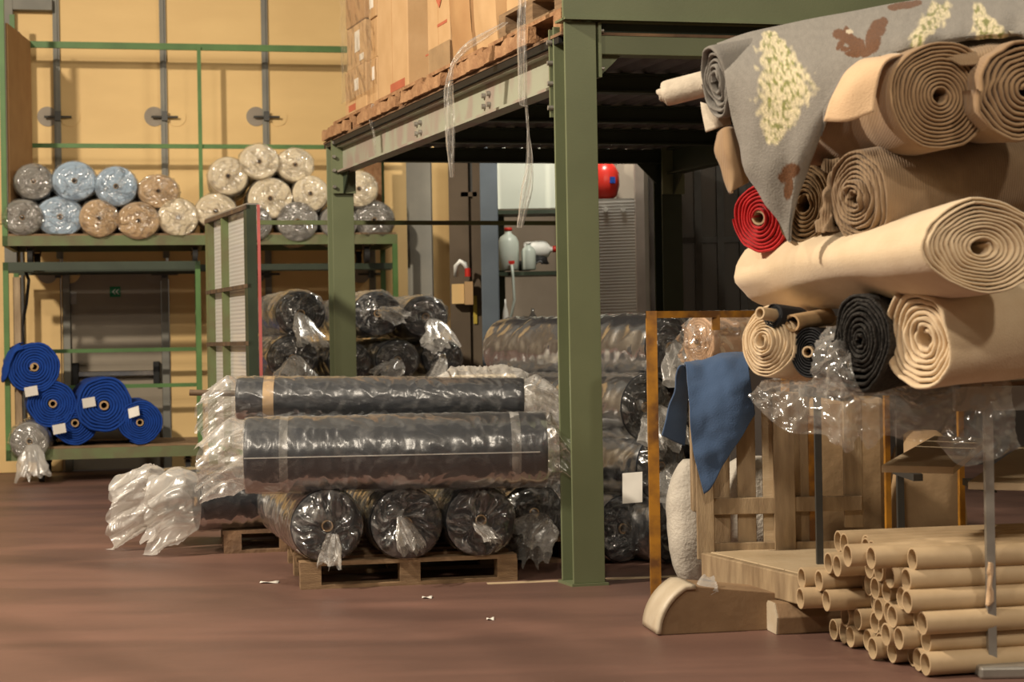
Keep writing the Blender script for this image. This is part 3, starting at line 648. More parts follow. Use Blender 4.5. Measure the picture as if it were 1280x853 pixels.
# ------------------------------------------------------------------ back stack behind the near pile (ends towards the camera)
bs_dir = Vector((-0.30, 0.95, 0)).normalized()
zrow = [.20, .53, .86]
back = [  # px, py, Y, R, label
    (376, 391, 11.0, .185, 'clear wrapped roll at the top left of the back stack, beside the polycarbonate frame'),
    (472, 391, 11.2, .185, 'clear wrapped roll at the top of the back stack, just right of the green column'),
    (532, 395, 11.3, .175, 'clear wrapped roll at the top right of the back stack'),
    (366, 447, 10.95, .185, 'clear wrapped roll in the second row of the back stack, leftmost'),
    (437, 452, 11.1, .165, 'clear wrapped roll in the second row of the back stack, behind the green column'),
    (497, 449, 11.2, .165, 'clear wrapped roll in the second row of the back stack, right of the column'),
    (553, 446, 11.4, .160, 'clear wrapped roll in the second row of the back stack, rightmost'),
]
for i, (px, py, Y, R, lb) in enumerate(back):
    Y += 2.95; R *= 14.0/12.9
    p0 = P(px, py + 1, Y); top = i < 3
    p1 = p0 + bs_dir*1.5
    wrapped_roll(lb, p0, p1, R, 'navy', 60 + i*2.3, 'wrapped rolls of the back stack', film='film_haze', hi=True, amp=.024, bulge=.05, scale=6, ns=60, squash=(1.04, .92),
        tails=(TA(len=.24, w0=.03, w1=.11, dir=(0.45 - .13*i, -0.5, (-.5, .1, -.3, -.2, -.6, .0, -.5)[i]), droop=.4, flat=.35, amp=.6), None))
for r in range(3):
    for k in range(4):
        px = 352 + k*62 + (24 if r == 1 else 0); Y = 13.98 + k*.1
        p0 = P(px, 500, Y); p0.z = .17 + r*.315
        wrapped_roll('dark wrapped roll of the back stack, %s layer from the floor, %s from the left' % (('first', 'second', 'third')[r], ('first', 'second', 'third', 'fourth')[k]), p0, p0 + bs_dir*1.5, .165, 'navy', 80 + r*7 + k, 'lower rolls of the back stack', hi=False, rings=3)
# white bagged roll in the gap
c0 = P(560, 470, 10.45); c1 = P(650, 468, 10.6); c0.z = c1.z = .99
t = thing('white_bagged_roll', 'white plastic bagged roll lying behind the slim grey roll', 'fabric roll', (c0.x, c0.y, .86))
b = MB(); film_tube(b, c0, c1, .125, 3.3, ns=50, nt=44, amp=.04, scale=9); film_cap(b, c0, c0 - c1, .125, 1.2, bulge=.05); film_cap(b, c1, c1 - c0, .125, 2.2, bulge=.05); b.build('bag', M['film_white'], t)
b = MB(); solid_roll(b, c0 + Vector((.04,0,0)), c1 - Vector((.04,0,0)), .105, 5); b.build('fabric', M['ivory_roll'], t)
b = MB()
for k in range(3):
    for l in range(2):
        pass
sup = P(600, 520, 10.55); sup = Vector((sup.x, 10.55, 0))
t = thing('stacked_crate', 'dark wooden crate hidden behind the near pile, under the white bagged roll', 'crate', sup)
for k in range(6):
    b = MB(); b.box((sup.x - .3, 10.42, .01 + k*.14), (sup.x + .3, 10.44, .13 + k*.14)); b.build('slat', M['pallet_old'], t)
    b = MB(); b.box((sup.x - .3, 10.70, .01 + k*.14), (sup.x + .3, 10.72, .13 + k*.14)); b.build('slat', M['pallet_old'], t)
for sx in (-.3, .27):
    for yy in (10.44, 10.67):
        b = MB(); b.box((sup.x + sx, yy, 0), (sup.x + sx + .03, yy + .03, .86)); b.build('corner_post', M['pallet_old'], t)

# ------------------------------------------------------------------ right stack under the mezzanine
rd = Vector((0.62, -0.785, 0)).normalized()
right = [ # centre px of the near end, Y, z, label
    (838, 9.95, 1.245, .20, 'grey wrapped roll on top of the stack behind the near column, front'),
    (885, 10.35, 1.235, .20, 'dark wrapped roll on top of the stack behind the near column, rear'),
    (806, 9.8, .90, .19, 'black wrapped roll in the third layer behind the near column'),
    (876, 10.2, .89, .19, 'dark wrapped roll in the third layer, behind the orange post'),
    (824, 9.75, .555, .19, 'dark wrapped roll with a paper tag in the second layer behind the near column'),
    (890, 10.2, .55, .19, 'dark wrapped roll in the second layer, right behind the orange post'),
    (842, 9.7, .20, .195, 'dark wrapped roll on the floor behind the near column'),
    (775, 9.75, .20, .19, 'dark wrapped roll on the floor hidden behind the near column'),
]
for i, (px, Y, z, R, lb) in enumerate(right):
    p1 = P(px, 500, Y); p1.z = z
    ln = 1.55 if i not in (2,) else .5
    p0 = p1 - rd*1.55
    wrapped_roll(lb, p1, p0, R, 'navy' if i != 2 else 'black_fabric', 120 + i*3.1, 'wrapped rolls of the stack behind the column', film='film', hi=True, ns=80, amp=.013, scale=10, bulge=.03,
        tails=(TA(len=.24, w0=.03, w1=.13, dir=(0.2, -0.5, -0.5), droop=.3, flat=.35, amp=.6) if i in (0, 2, 4) else None, None), tail_mat='film_tail')
    if i == 4:
        root = bpy.data.objects[-1] if False else None
pt = P(790, 607, 9.5)
b = MB(); b.obox(P(778, 630, 9.48), P(803, 628, 9.46) - P(778, 630, 9.48), P(778, 592, 9.49) - P(778, 630, 9.48), Vector((0,.004,0))); tag(b.build('paper_tag', M['paper'], origin=tuple(pt)), 'crumpled white paper tag on the second layer roll behind the column', 'tag')
# crumpled wrapped roll between pallet and near column, on a second pallet
make_pallet('low dark pallet in the shade left of the near column', F(640, 716) + Vector((.08,.35,0)), axp, ayp, .55, .9, 'pallet_old', nb=5)
p0 = P(668, 652, 9.55); p0.z = .144 + .178
wrapped_roll('dark roll in crumpled film between the pallet and the near column', p0, p0 + ayp*.9, .17, 'black_fabric', 171, None, film='film_haze', amp=.05, scale=7, bulge=.06, ns=60,
    tails=(TA(len=.2, w0=.05, w1=.17, dir=(-.5,-.5,-.4), droop=.4, flat=.6, amp=.6), None))

# ------------------------------------------------------------------ framed polycarbonate panel
gA = P(256, 270, 13.4); gB = P(308, 256, 12.0); gz = gB.z
gA = Vector((gA.x, gA.y, 0)); gB = Vector((gB.x, gB.y, 0)); gd = (gB - gA).normalized(); gl = (gB - gA).length; gn = Vector((-gd.y, gd.x, 0))
t = thing('polycarbonate_gate', 'green framed corrugated polycarbonate panel standing on edge behind the near pile', 'panel', gA)
for x, w_, m in ((0, .11, 'green_worn'), (gl*.40, .05, 'green_worn'), (gl - .10, .10, 'green_dark')):
    b = MB(); b.obox(gA + gd*x, gd*w_, gn*.07, Z*gz); b.build('post', M[m], t)
for z in (gz - .03, gz*.56 + .42, .95 + .35, .5):
    b = MB(); b.obox(gA + Z*z + gd*.0 - gn*.004, gd*gl, gn*.03, Z*.03); b.build('rail', M['rust'] if z > .6 else M['green_bright'], t)
b = MB(); b.obox(gA + Z*gz, gd*gl, gn*.09, Z*.012); b.build('cap_strip', M['steel'], t)
b = MB(); n = 150
A = np.array([[list(gA + gd*(.04 + (gl - .06)*x) + gn*(.05) + Z*(.1 + (gz - .12)*k/n) + gn*(.0012*math.cos(k*math.pi))) for x in np.linspace(0, 1, 3)] for k in range(n + 1)]); b.grid(A, False)
b.build('corrugated_sheet', M['poly'], t)
b = MB(); b.obox(gB + gd*.0 + gn*.075, gd*.012, gn*.02, Z*gz); b.obox(gB - gd*.13 + gn*.065, gd*.03, gn*.008, Z*gz); b.build('red_light_edge', M['red_light'], t)  # thin strips coloured to paint reddish light along the frame
# rail to the right of it
t = thing('guard_rail', 'slim olive guard rail running from the polycarbonate panel to the right', 'rail', P(705, 700, 14.4).xy.to_3d())
r0, r1 = P(262, 278, 13.62), P(706, 279, 14.4)
b = MB(); dv = (r1 - r0).normalized(); b.obox(r0 - Z*.018, dv*(r1 - r0).length, Vector((0,.03,0)), Z*.036); b.build('rail_bar', M['green_worn'], t)
b = MB(); b.box((r1.x - .025, 14.38, 0), (r1.x + .025, 14.43, r1.z + .02)); b.build('rail_post', M['green_worn'], t)
b = MB(); b.box((r0.x - .025, 13.6, 0), (r0.x + .025, 13.65, r0.z + .02)); b.build('rail_post', M['green_worn'], t)

# ------------------------------------------------------------------ left rack: lower trolley + upper trolley
YF, YB = 16.45, 17.55
XF['phi'] = math.radians(11.0)
def X_(px, Y=YF): return P(px, 426, Y).x
xl, xr = X_(5), X_(499)
low = thing('roll_trolley', 'green worn steel trolley standing on castors by the back wall', 'trolley', ((xl + X_(252))/2, (YF+YB)/2, 0))
xm = X_(252); zt = 0.335
b = MB(); b.box((xl, YF, zt - .11), (xm, YF + .05, zt - .005)); b.box((xl, YB - .05, zt - .11), (xm, YB, zt - .005)); b.box((xl, YF, zt - .11), (xl + .05, YB, zt - .005)); b.box((xm - .05, YF, zt - .11), (xm, YB, zt - .005)); b.build('deck_frame', M['green_worn'], low)
for k in range(7):
    y0 = YF + .01 + k*(YB - YF)/7; b = MB(); b.box((xl + .02, y0, zt - .004), (xm - .02, y0 + (YB - YF)/7 - .012, zt + .018)); b.build('deck_plank', M['pallet'], low)
for x, y in ((xl, YF), (xl, YB - .06), (xm - .05, YF), (xm - .05, YB - .06)):
    b = MB(); b.box((x, y, zt - .11), (x + .05, y + .05, 2.14)); b.build('post', M['green_bright'], low)
for y, z in ((YB - .04, P(150, 438, YB).z), (YB - .04, .9)):
    b = MB(); b.box((xl, y, z - .02), (xm, y + .03, z + .02)); b.build('rail', M['green_bright'], low)
for y in (YF, YB - .05):
    b = MB(); b.box((xl, y, 2.06), (xm, y + .05, 2.14)); b.build('top_rail', M['green_dark'], low)
def caster(par, x, y, z):
    b = MB(); b.box((x - .035, y - .05, z - .05), (x - .028, y + .05, z)); b.box((x + .028, y - .05, z - .05), (x + .035, y + .05, z)); b.box((x - .04, y - .06, z - .008), (x + .04, y + .06, z)); c = b.build('castor', M['rust'], par)
    b = MB(); b.tube((x - .025, y, z - .105), (x + .025, y, z - .105), .085, n=20); b.build('castor_wheel', M['rubber'], c)
for x in (X_(48), xm - .15):
    for y in (YF + .15, YB - .15): caster(low, x, y, zt - .11 - .03)
# upright pipe, brown cardboard sheet
b = MB(); b.box((X_(16), YF + .1, zt), (X_(25), YF + .2, 2.0)); tag(b.build('timber_upright', M['wood'], origin=(X_(20), YF + .15, zt)), 'pale timber upright at the left end of the lower trolley', 'post')
b = MB(); b.path([P(28, 330, 16.9), P(36, 350, 16.9), P(33, 380, 16.9), P(27, 410, 16.9), P(30, 440, 16.9), P(26, 470, 16.9)], .016); tag(b.build('black_hose', M['rubber'], origin=tuple(P(28, 470, 16.9))), 'black hose hanging beside the timber upright', 'hose')

up = thing('upper_trolley', 'long green deck trolley stacked above, carrying film wrapped rolls', 'trolley', ((xl + xr)/2, (YF+YB)/2, 2.14))
zu = P(150, 293, YF).z; zu = P(150, 294, YF).z
b = MB(); b.box((xl, YF, zu - .10), (xr, YF + .05, zu - .004)); b.box((xl, YB - .05, zu - .10), (xr, YB, zu - .004))
for x in (xl, xm - .025, xr - .05): b.box((x, YF + .05, zu - .10), (x + .05, YB - .05, zu - .004))
b.build('deck_frame', M['green_worn'], up)
for k in range(7):
    y0 = YF + .01 + k*(YB - YF)/7; b = MB(); b.box((xl + .01, y0, zu - .004), (xr - .01, y0 + (YB - YF)/7 - .012, zu + .016)); b.build('deck_plank', M['pallet'], up)
for x in (X_(38), X_(246), X_(462)):
    caster(up, x, YF + .15, zu - .10); caster(up, x, YB - .15, zu - .10)
for y in (YF + .3, YF + .55): 
    b = MB(); b.box((xl, y, 2.06), (xr, y + .05, 2.12)); b.build('under_rail', M['green_dark'], up)
ztop = P(150, 58, YB).z; zmid = P(150, 183, YB).z
for x, y in ((xl, YF), (xl, YB - .05), (xr - .05, YB - .05)):
    b = MB(); b.box((x, y, zu - .10), (x + .05, y + .05, ztop + .3 if x == xl else P(497, 205, YB).z + 1.2)); b.build('post', M['green_bright'], up)
b = MB(); b.box((xr - .05, YF, 0), (xr, YF + .05, zu - .1)); b.build('post', M['green_bright'], up)
b = MB(); b.box((xr - .05, YB - .05, 0), (xr, YB, zu - .1)); b.build('post', M['green_bright'], up)
for z, h_ in ((ztop, .033), (zmid, .022)):
    b = MB(); b.box((xl, YB - .04, z - h_), (xr, YB - .01, z + h_)); b.build('back_rail', M['green_bright'], up)
x = P(250, 150, YB - .05).x; b = MB(); b.box((x - .02, YB - .07, zu), (x + .02, YB - .04, ztop)); b.build('thin_post', M['green_bright'], up)
# cardboard sheet on the left end of the rack
b = MB(); b.obox((xl + .055, YF + .06, zu + .02), (.02, 0, 0), (.13, 1.0, 0), (0, 0, P(8, 30, YF).z - zu)); tag(b.build('cardboard_sheet', M['cardboard2'], origin=(xl + .07, YF + .5, zu + .02)), 'tall brown cardboard sheet closing the left end of the rack', 'cardboard')
b = MB(); b.box((xr - .22, YB - .12, zu + .02), (xr - .05, YB - .09, P(480, 190, YB).z)); b.box((xr - .12, YB - .15, zu + .02), (xr - .04, YB - .12, P(480, 185, YB).z)); tag(b.build('wooden_board', M['orange_wood'], origin=(xr - .1, YB - .1, zu + .02)), 'brown wooden boards upright at the right end of the upper deck', 'board')
PXM = FPX/YF
def urolls(lst):
    for i, (px, py, r, fab, lb) in enumerate(lst):
        R = r/PXM*0.97; p0 = P(px, py, YF - .03 + .06*random.random())
        p1 = p0 + Vector((random.uniform(-.05, .05), 1.05, 0)) + Vector((0, 0, 0))
        wrapped_roll(lb, p0, p1, R*.97, fab, 200 + i*1.7 + px*.01, 'film wrapped rolls on the upper deck', film='film_haze', hi=False, amp=.016, bulge=.03, scale=8, hole=.13, rings=4,
            squash=(1.03 + random.uniform(-.05, .09), .97 + random.uniform(-.07, .05)))
urolls([
 (28, 272, 25, 'grey_roll', 'grey film wrapped roll at the far left of the bottom row'),
 (75, 271, 28, 'sky_roll', 'light blue film wrapped roll in the bottom row, second from left'),
 (124, 273, 25, 'tan_roll', 'tan film wrapped roll in the bottom row, third from left'),
 (173, 276, 26, 'tan_roll', 'tan film wrapped roll in the bottom row, fourth from left'),
 (223, 272, 27, 'ivory_roll', 'ivory film wrapped roll in the bottom row, fifth from left'),
 (42, 227, 24, 'grey_roll', 'grey film wrapped roll resting on the bottom row at the far left'),
 (93, 226, 26, 'sky_roll', 'light blue film wrapped roll resting above two others, left'),
 (145, 233, 26, 'sky_roll', 'pale blue film wrapped roll resting between light blue and tan rolls'),
 (198, 239, 24, 'tan_roll', 'tan film wrapped roll resting at the right end of the left heap'),
 (285, 220, 26, 'ivory_roll', 'ivory film wrapped roll on the left of the right heap, above the panel'),
 (324, 202, 24, 'ivory_roll', 'topmost ivory film wrapped roll of the right heap'),
 (369, 206, 23, 'ivory_roll', 'ivory film wrapped roll high in the right heap, next to the topmost'),
 (338, 248, 27, 'ivory_roll', 'ivory film wrapped roll in the middle of the right heap'),
 (388, 242, 24, 'ivory_roll', 'ivory film wrapped roll just left of the green mezzanine column'),
 (270, 264, 25, 'ivory_roll', 'ivory film wrapped roll low behind the polycarbonate panel'),
 (372, 277, 28, 'grey_roll', 'grey film wrapped roll in the bottom row of the right heap, middle'),
 (318, 279, 24, 'grey_roll', 'grey film wrapped roll in the bottom row, right of the polycarbonate panel'),
 (424, 278, 24, 'grey_roll', 'grey film wrapped roll in the bottom row behind the mezzanine column'),
 (449, 236, 24, 'ivory_roll', 'ivory film wrapped roll at the right end of the right heap'),
 (468, 275, 27, 'grey_roll', 'grey film wrapped roll at the right end of the bottom row'),
])
# blue felt rolls on the lower trolley
blues = [(43, 459, 32, 'royal blue felt roll at the top left of the blue heap'), (66, 505, 30, 'royal blue felt roll under the top left one, with small pins'),
         (94, 543, 29, 'royal blue felt roll at the bottom of the blue heap, middle'), (130, 507, 35, 'largest royal blue felt roll with a lighter fold'), (175, 538, 28, 'royal blue felt roll at the right end of the blue heap')]
for i, (px, py, r, lb) in enumerate(blues):
    R = r/PXM*.98; p0 = P(px, py, YF - .05 + .03*(i % 3)); p1 = p0 + Vector((-.12 if i != 4 else -.05, 1.0, 0))
    if i in (2, 4): p0.z = p1.z = zt + .018 + R*1.0
    t = thing('blue_felt_roll', lb, 'fabric roll', (p0.x, p0.y + .5, p0.z - R), 'blue felt rolls on the trolley')
    b = MB(); spiral_roll(b, p0, p1, R, R*.17, 8, 7*i, per=32, nlen=4, wob=.09, ragged=.009, twist=i*1.3, thick=.97); b.build('fabric', M['blue'], t)
    a = (p1 - p0).normalized(); b = MB(); b.tube(p0 - a*.02, p1, R*.165, n=16, inner=R*.11); b.build('core', M['core'], t)
    if i < 4:
        c = {0: (40, 490), 1: (75, 537), 2: (75, 537), 3: (112, 504)}[i]
        if i != 2:
            q = P(c[0], c[1], YF - .09 if i != 3 else YF - .08); b = MB(); b.obox(q + Vector((-.06, 0, -.05)), Vector((.12, -.01, .02)), Vector((-.01, -.02, .09)), Vector((0, .004, .001))); b.build('paper_tag', M['paper'], t)
    if i == 4:
        q = P(168, 518, YF - .09); b = MB(); b.obox(q + Vector((-.05, 0, -.04)), Vector((.1, -.01, .03)), Vector((-.01, .02, .09)), Vector((0, .004, .001))); b.build('paper_tag', M['paper'], t)
    if i == 0:
        cols_ = [[(30, 436, 16.38), (22, 440, 16.36), (14, 455, 16.36), (8, 475, 16.36)], [(24, 430, 16.45), (14, 440, 16.42), (6, 455, 16.42), (3, 478, 16.42)], [(30, 430, 16.6), (16, 436, 16.6), (8, 445, 16.6), (6, 470, 16.6)]]
        A = px_grid(loft(cols_, 18, 18)); b = MB(); A = A + normals(A)*(noise(A*14)[..., None]*.02); b.grid(A); o = b.build('loose_fold', M['blue'], t); sm = o.modifiers.new('solid', 'SOLIDIFY'); sm.thickness = .012
# bagged roll on the lower trolley
p0 = P(37, 552, YF - .06); R = 26/PXM
wrapped_roll('clear bagged roll with a white tail at the left end of the lower trolley', p0, p0 + Vector((0, .9, 0)), R*.9, 'grey_roll', 301, None, film='film_haze', hi=True, ns=30, amp=.03, bulge=.05,
    tails=(TA(len=.28, w0=.05, w1=.12, dir=(.05, -.35, -.9), droop=.1, flat=.5, amp=.5, mat='film_white'), None))

XF['phi'] = 0.0
# ------------------------------------------------------------------ work corner behind the near column
YS = 16.9
b = MB(); pxbox(b, 600, 120, 760, 262, YS + .35, .06); tag(b.build('pale_wall_panel', M['pale_board'], origin=tuple(P(690, 262, YS + .35)), bevel=.005), 'large pale board mounted on the wall above the green shelf', 'board')
t = thing('wall_shelf', 'green wall shelf holding plastic jugs', 'shelf', P(680, 338, YS))
for nm, y0, y1 in (('shelf_board', 338, 345), ('shelf_board', 261, 268)):
    b = MB(); pxbox(b, 622, y0, 745, y1, YS - .1, .42); b.build(nm, M['green_dark'], t)
for px in (626, 742):
    b = MB(); pxbox(b, px, 268, px + 4, 580, YS + .25, .05); b.build('shelf_upright', M['green_dark'], t)
zs_ = P(650, 338, YS).z
def bottle(name, label, px, w, pytop, Y, mt, capm, hose=False, cat='bottle'):
    c = P(px, 338, Y); c.z = zs_; hgt = P(px, pytop, Y).z - zs_; r = w/2*Y/FPX
    t = thing(name, label, cat, c)
    b = MB(); b.lathe(c, [(r*.9, 0), (r, .01), (r, hgt*.66), (r*.8, hgt*.78), (r*.32, hgt*.87), (r*.32, hgt*.93)], n=20); b.build('body', M[mt], t)
    b = MB(); b.lathe(c + Z*(hgt*.93), [(r*.38, 0), (r*.38, hgt*.07), (r*.3, hgt*.075)], n=14); b.build('cap', M[capm], t)
    return t, c, r, hgt
t, c, r, hg = bottle('plastic_jug', 'large milky jug with red cap and tap on the shelf', 636, 26, 285, YS, 'jug', 'red_plastic', cat='jug')
b = MB(); q = c + Vector((.03, -r - .02, .05)); b.tube(q + Vector((0, .04, 0)), q + Vector((0, -.03, 0)), .018, n=10); b.box((q.x - .03, q.y - .03, q.z + .01), (q.x + .03, q.y - .01, q.z + .04)); b.build('tap', M['red_plastic'], t)
b = MB(); b.path([q + Vector((0, -.03, 0)), q + Vector((.01, -.05, -.1)), q + Vector((.02, -.05, -.35)), q + Vector((-.01, -.05, -.5)), q + Vector((-.07, -.05, -.62))], .014); b.build('drain_hose', M['jug'], t)
bottle('plastic_bottle', 'small milky bottle standing beside the large jug', 661, 18, 303, YS - .02, 'jug', 'white')
c = P(655, 309, YS + .16); c.z = zs_ + .2; 
t = thing('lying_canister', 'white canister lying on its side with a red cap', 'canister', (c.x, c.y, zs_)); r = .095
b = MB(); b.lathe(c, [(r*.9, 0), (r, .02), (r, .2), (r*.8, .24), (r*.3, .27), (r*.3, .29)], n=20, axis=(1, 0, .05)); b.build('body', M['white'], t)
b = MB(); b.lathe(c + Vector((.29, 0, .015)), [(r*.36, 0), (r*.36, .035), (r*.3, .04)], n=14, axis=(1, 0, .05)); b.build('cap', M['red_plastic'], t)
b = MB(); b.lathe((c.x, c.y, zs_), [(.06, 0), (.065, .05), (.06, .1)], n=14); b.build('stand', M['steel_dark'], t)
A = np.array([[list(P(674 + 12*math.cos(a)*s, 330 - 9*math.sin(a)*abs(s), YS - .02 + .1*s)) for a in np.linspace(0, math.pi, 14)] for s in np.linspace(.2, 1, 8)])
A = A + (noise(A*20)[..., None])*.02; A[..., 2] = np.maximum(A[..., 2], zs_ + .003); b = MB(); b.grid(A); o = tag(b.build('black_bag', M['black'], origin=tuple(P(676, 337, YS))), 'crumpled black bag on the shelf beside the bottles', 'bag'); sm = o.modifiers.new('solid', 'SOLIDIFY'); sm.thickness = .01
# bench below the shelf
t = thing('work_bench', 'small cluttered bench below the green shelf', 'bench', P(665, 580, YS - .2).xy.to_3d())
c0, c1 = P(628, 412, YS - .3), P(735, 412, YS - .3)
b = MB(); b.box((c0.x, YS - .45, c0.z - .03), (c1.x, YS + .2, c0.z)); b.build('bench_top', M['wood_log'], t)
for x in (c0.x + .03, c0.x + .2, c0.x + .36, c1.x - .06):
    b = MB(); b.box((x, YS - .42, 0), (x + .05, YS - .37, c0.z - .03)); b.build('leg', M['white'], t)
zb_ = c0.z
for px, hh, rr_, m_, nm, lb in ((626, .30, .035, 'white', 'spray_bottle', 'slim white bottle at the left end of the bench'), (660, .2, .06, 'glass', 'glass_flask', 'clear glass flask on the bench'), (640, .1, .08, 'blue_grey', 'paint_tin', 'small dark tin on the bench')):
    c = P(px + 6, 400, YS - .3); c.z = zb_; b = MB(); b.lathe(c, [(rr_*.95, 0), (rr_, hh*.1), (rr_*(1 if hh < .15 else .8), hh*.55), (rr_*(.95 if hh < .15 else .3), hh*.8), (rr_*(.9 if hh < .15 else .25), hh)], n=16); tag(b.build(nm, M[m_], origin=tuple(c)), lb, 'bottle' if hh > .15 else 'tin')
# corrugated panel, post, cabinet, red tank
t = thing('corrugated_panel', 'translucent corrugated panel standing behind the near column', 'panel', P(772, 620, 15.4).xy.to_3d())
x0, x1 = P(736, 300, 15.4).x, P(794, 300, 15.4).x; zt_ = P(770, 252, 15.4).z
b = MB(); A = np.array([[[x, 15.4 + .002*math.cos(k*math.pi), zt_*k/180 + .02*(x - x0)] for x in (x0, x1)] for k in range(181)]); b.grid(A, False); o = b.build('sheet', M['poly'], t)
b = MB(); b.box((x0, 15.43, zt_ - .1), (x1, 15.46, zt_ + .03)); b.build('top_strip', M['steel'], t)
for k in range(2):
    q = P(757 + 22*k, 262, 15.38); b = MB(); b.tube(q + Vector((0, .03, 0)), q, .022, n=12); b.build('fixing_button', M['white'], t)
x0, x1 = P(795, 300, 15.35).x, P(806, 300, 15.35).x
b = MB(); b.box((x0, 15.35, 0), (x1, 15.5, P(800, 60, 15.35).z)); tag(b.build('pale_post', M['pale_post'], origin=(x0, 15.4, 0)), 'pale pinkish upright post beside the corrugated panel', 'post')
b = MB(); pxbox(b, 771, 60, 796, 252, 16.2, .5); tag(b.build('grey_cabinet', M['grey_wall'], origin=tuple(P(783, 252, 16.3)), bevel=.01), 'plain grey cabinet above the corrugated panel', 'cabinet')
c = P(757, 250, 16.0); t = thing('red_tank', 'rounded red pressure tank with blue label behind the near column', 'tank', c)
b = MB(); b.lathe(c, [(.06, 0), (.11, .04), (.135, .14), (.13, .26), (.09, .33), (.04, .36), (.03, .40)], n=24); b.build('body', M['red_plastic'], t)
b = MB(); b.lathe(c + Z*.40, [(.035, 0), (.035, .05), (.015, .06)], n=12); b.tube(c + Z*.43, c + Vector((-.12, 0, .44)), .015, n=8); b.build('valve', M['chrome'], t)
q = P(765, 225, 15.86); b = MB(); b.box((q.x - .02, q.y - .002, q.z - .03), (q.x + .03, q.y + .05, q.z + .03)); b.build('blue_label', M['blue'], t)
b = MB(); pxbox(b, 738, 250, 795, 256, 15.85, .4); b.box((P(740, 250, 15.9).x, 16.2, 0), (P(740, 250, 15.9).x + .05, 16.25, P(740, 253, 15.9).z)); tag(b.build('tank_shelf', M['green_dark'], origin=tuple(P(757, 252, 16.0))), 'dark narrow shelf carrying the red tank', 'shelf')
# glazed dark partition at the right
t = thing('glazed_partition', 'dark framed glass partition in the shade at the right', 'partition', P(885, 640, 14.9).xy.to_3d())
pp = [P(845 + 28*k, 300, 14.9).x for k in range(5)]
for x in pp:
    b = MB(); b.box((x - .03, 14.9, 0), (x + .03, 14.98, 4.2)); b.build('mullion', M['steel_dark'], t)
zz = [0.02, 1.2, P(880, 300, 14.9).z, 4.2]
for z in zz[1:]:
    b = MB(); b.box((pp[0], 14.91, z - .025), (pp[-1], 14.97, z + .025)); b.build('transom', M['steel_dark'], t)
for k in range(4):
    for j in range(3):
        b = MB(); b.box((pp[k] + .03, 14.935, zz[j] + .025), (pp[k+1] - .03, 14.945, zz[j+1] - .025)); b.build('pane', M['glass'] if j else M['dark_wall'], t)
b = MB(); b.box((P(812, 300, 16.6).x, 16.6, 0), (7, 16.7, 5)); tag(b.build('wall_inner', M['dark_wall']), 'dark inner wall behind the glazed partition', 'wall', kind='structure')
# wall plug box left of the blue grey column
c = P(577, 355, 17.2)
t = thing('socket_box', 'tan socket box with red plug and white hose on the wall', 'socket box', c)
b = MB(); pxbox(b, 581, 352, 591, 381, 16.1, .12); b.build('tan_box', M['cardboard'], t)
b = MB(); pxbox(b, 565, 355, 580, 380, 16.15, .1); b.build('beige_box', M['cream_wall'], t)
b = MB(); b.path([P(570, 345, 16.1), P(570, 333, 16.05), P(575, 327, 16.05), P(581, 330, 16.05), P(584, 341, 16.05)], .025); b.build('white_hose', M['white'], t)
q = P(585, 346, 16.05); b = MB(); b.tube(q, q + Z*.08, .03, n=12); b.build('red_plug', M['red_plastic'], t)
b = MB(); pxbox(b, 592, 370, 596, 405, 16.28, .02); b.build('yellow_label', M['label_yellow'], t)

# ------------------------------------------------------------------ load on the mezzanine
ZD = 2.936
for k, (s0, ln, lb) in enumerate(((0.05, 1.15, 'splintered pallet on the mezzanine edge, nearest the corner column'), (1.3, 1.1, 'pallet on the mezzanine edge under the bulging cartons'), (2.5, 1.15, 'pallet on the mezzanine edge under the tall carton'), (3.75, 1.1, 'pallet at the far end of the mezzanine edge under the small cartons'))):
    make_pallet(lb, mz(s0, -0.05, ZD), V, U, ln, 1.0, 'orange_wood', 'pallets along the mezzanine edge', nb=6)
# splintered planks lying along the edge
for k, (s0, s1, dz, lb) in enumerate(((4.25, 4.95, .02, 'short splintered plank end sticking out at the far mezzanine corner'), (2.9, 3.9, .03, 'splintered plank along the mezzanine edge below the tall carton'), (1.9, 2.75, .03, 'splintered plank along the mezzanine edge, middle'), (0.35, 1.75, .05, 'long red stained plank along the mezzanine edge near the column'))):
    n = 40; A = []
    for i in range(n + 1):
        s = s0 + (s1 - s0)*i/n; j = noise(np.array([s*14.0, k*3.0, .5])); h = .075 + .035*float(noise(np.array([s*9.0, 7.7, k*2.0])))
        c = mz(s, -0.115 + .015*float(j), ZD + .003 + (0.0 if k else 0.0))
        A.append([list(c), list(c + Z*h - U*.01*float(j)), list(c + Z*h + U*.05), list(c + U*.05)])
    A = np.array(A); b = MB(); b.grid(A[:, ::-1] if False else A, False, True); m_ = A.shape[0]
    b.f.append([3,2,1,0]); b.s.append(False); b.f.append([(m_-1)*4 + q for q in (0,1,2,3)]); b.s.append(False)
    tag(b.build('splintered_plank', M['orange_wood'], origin=tuple(mz((s0+s1)/2, -.1, ZD))), lb, 'plank', 'splintered planks on the mezzanine edge')
ZP = ZD + .145
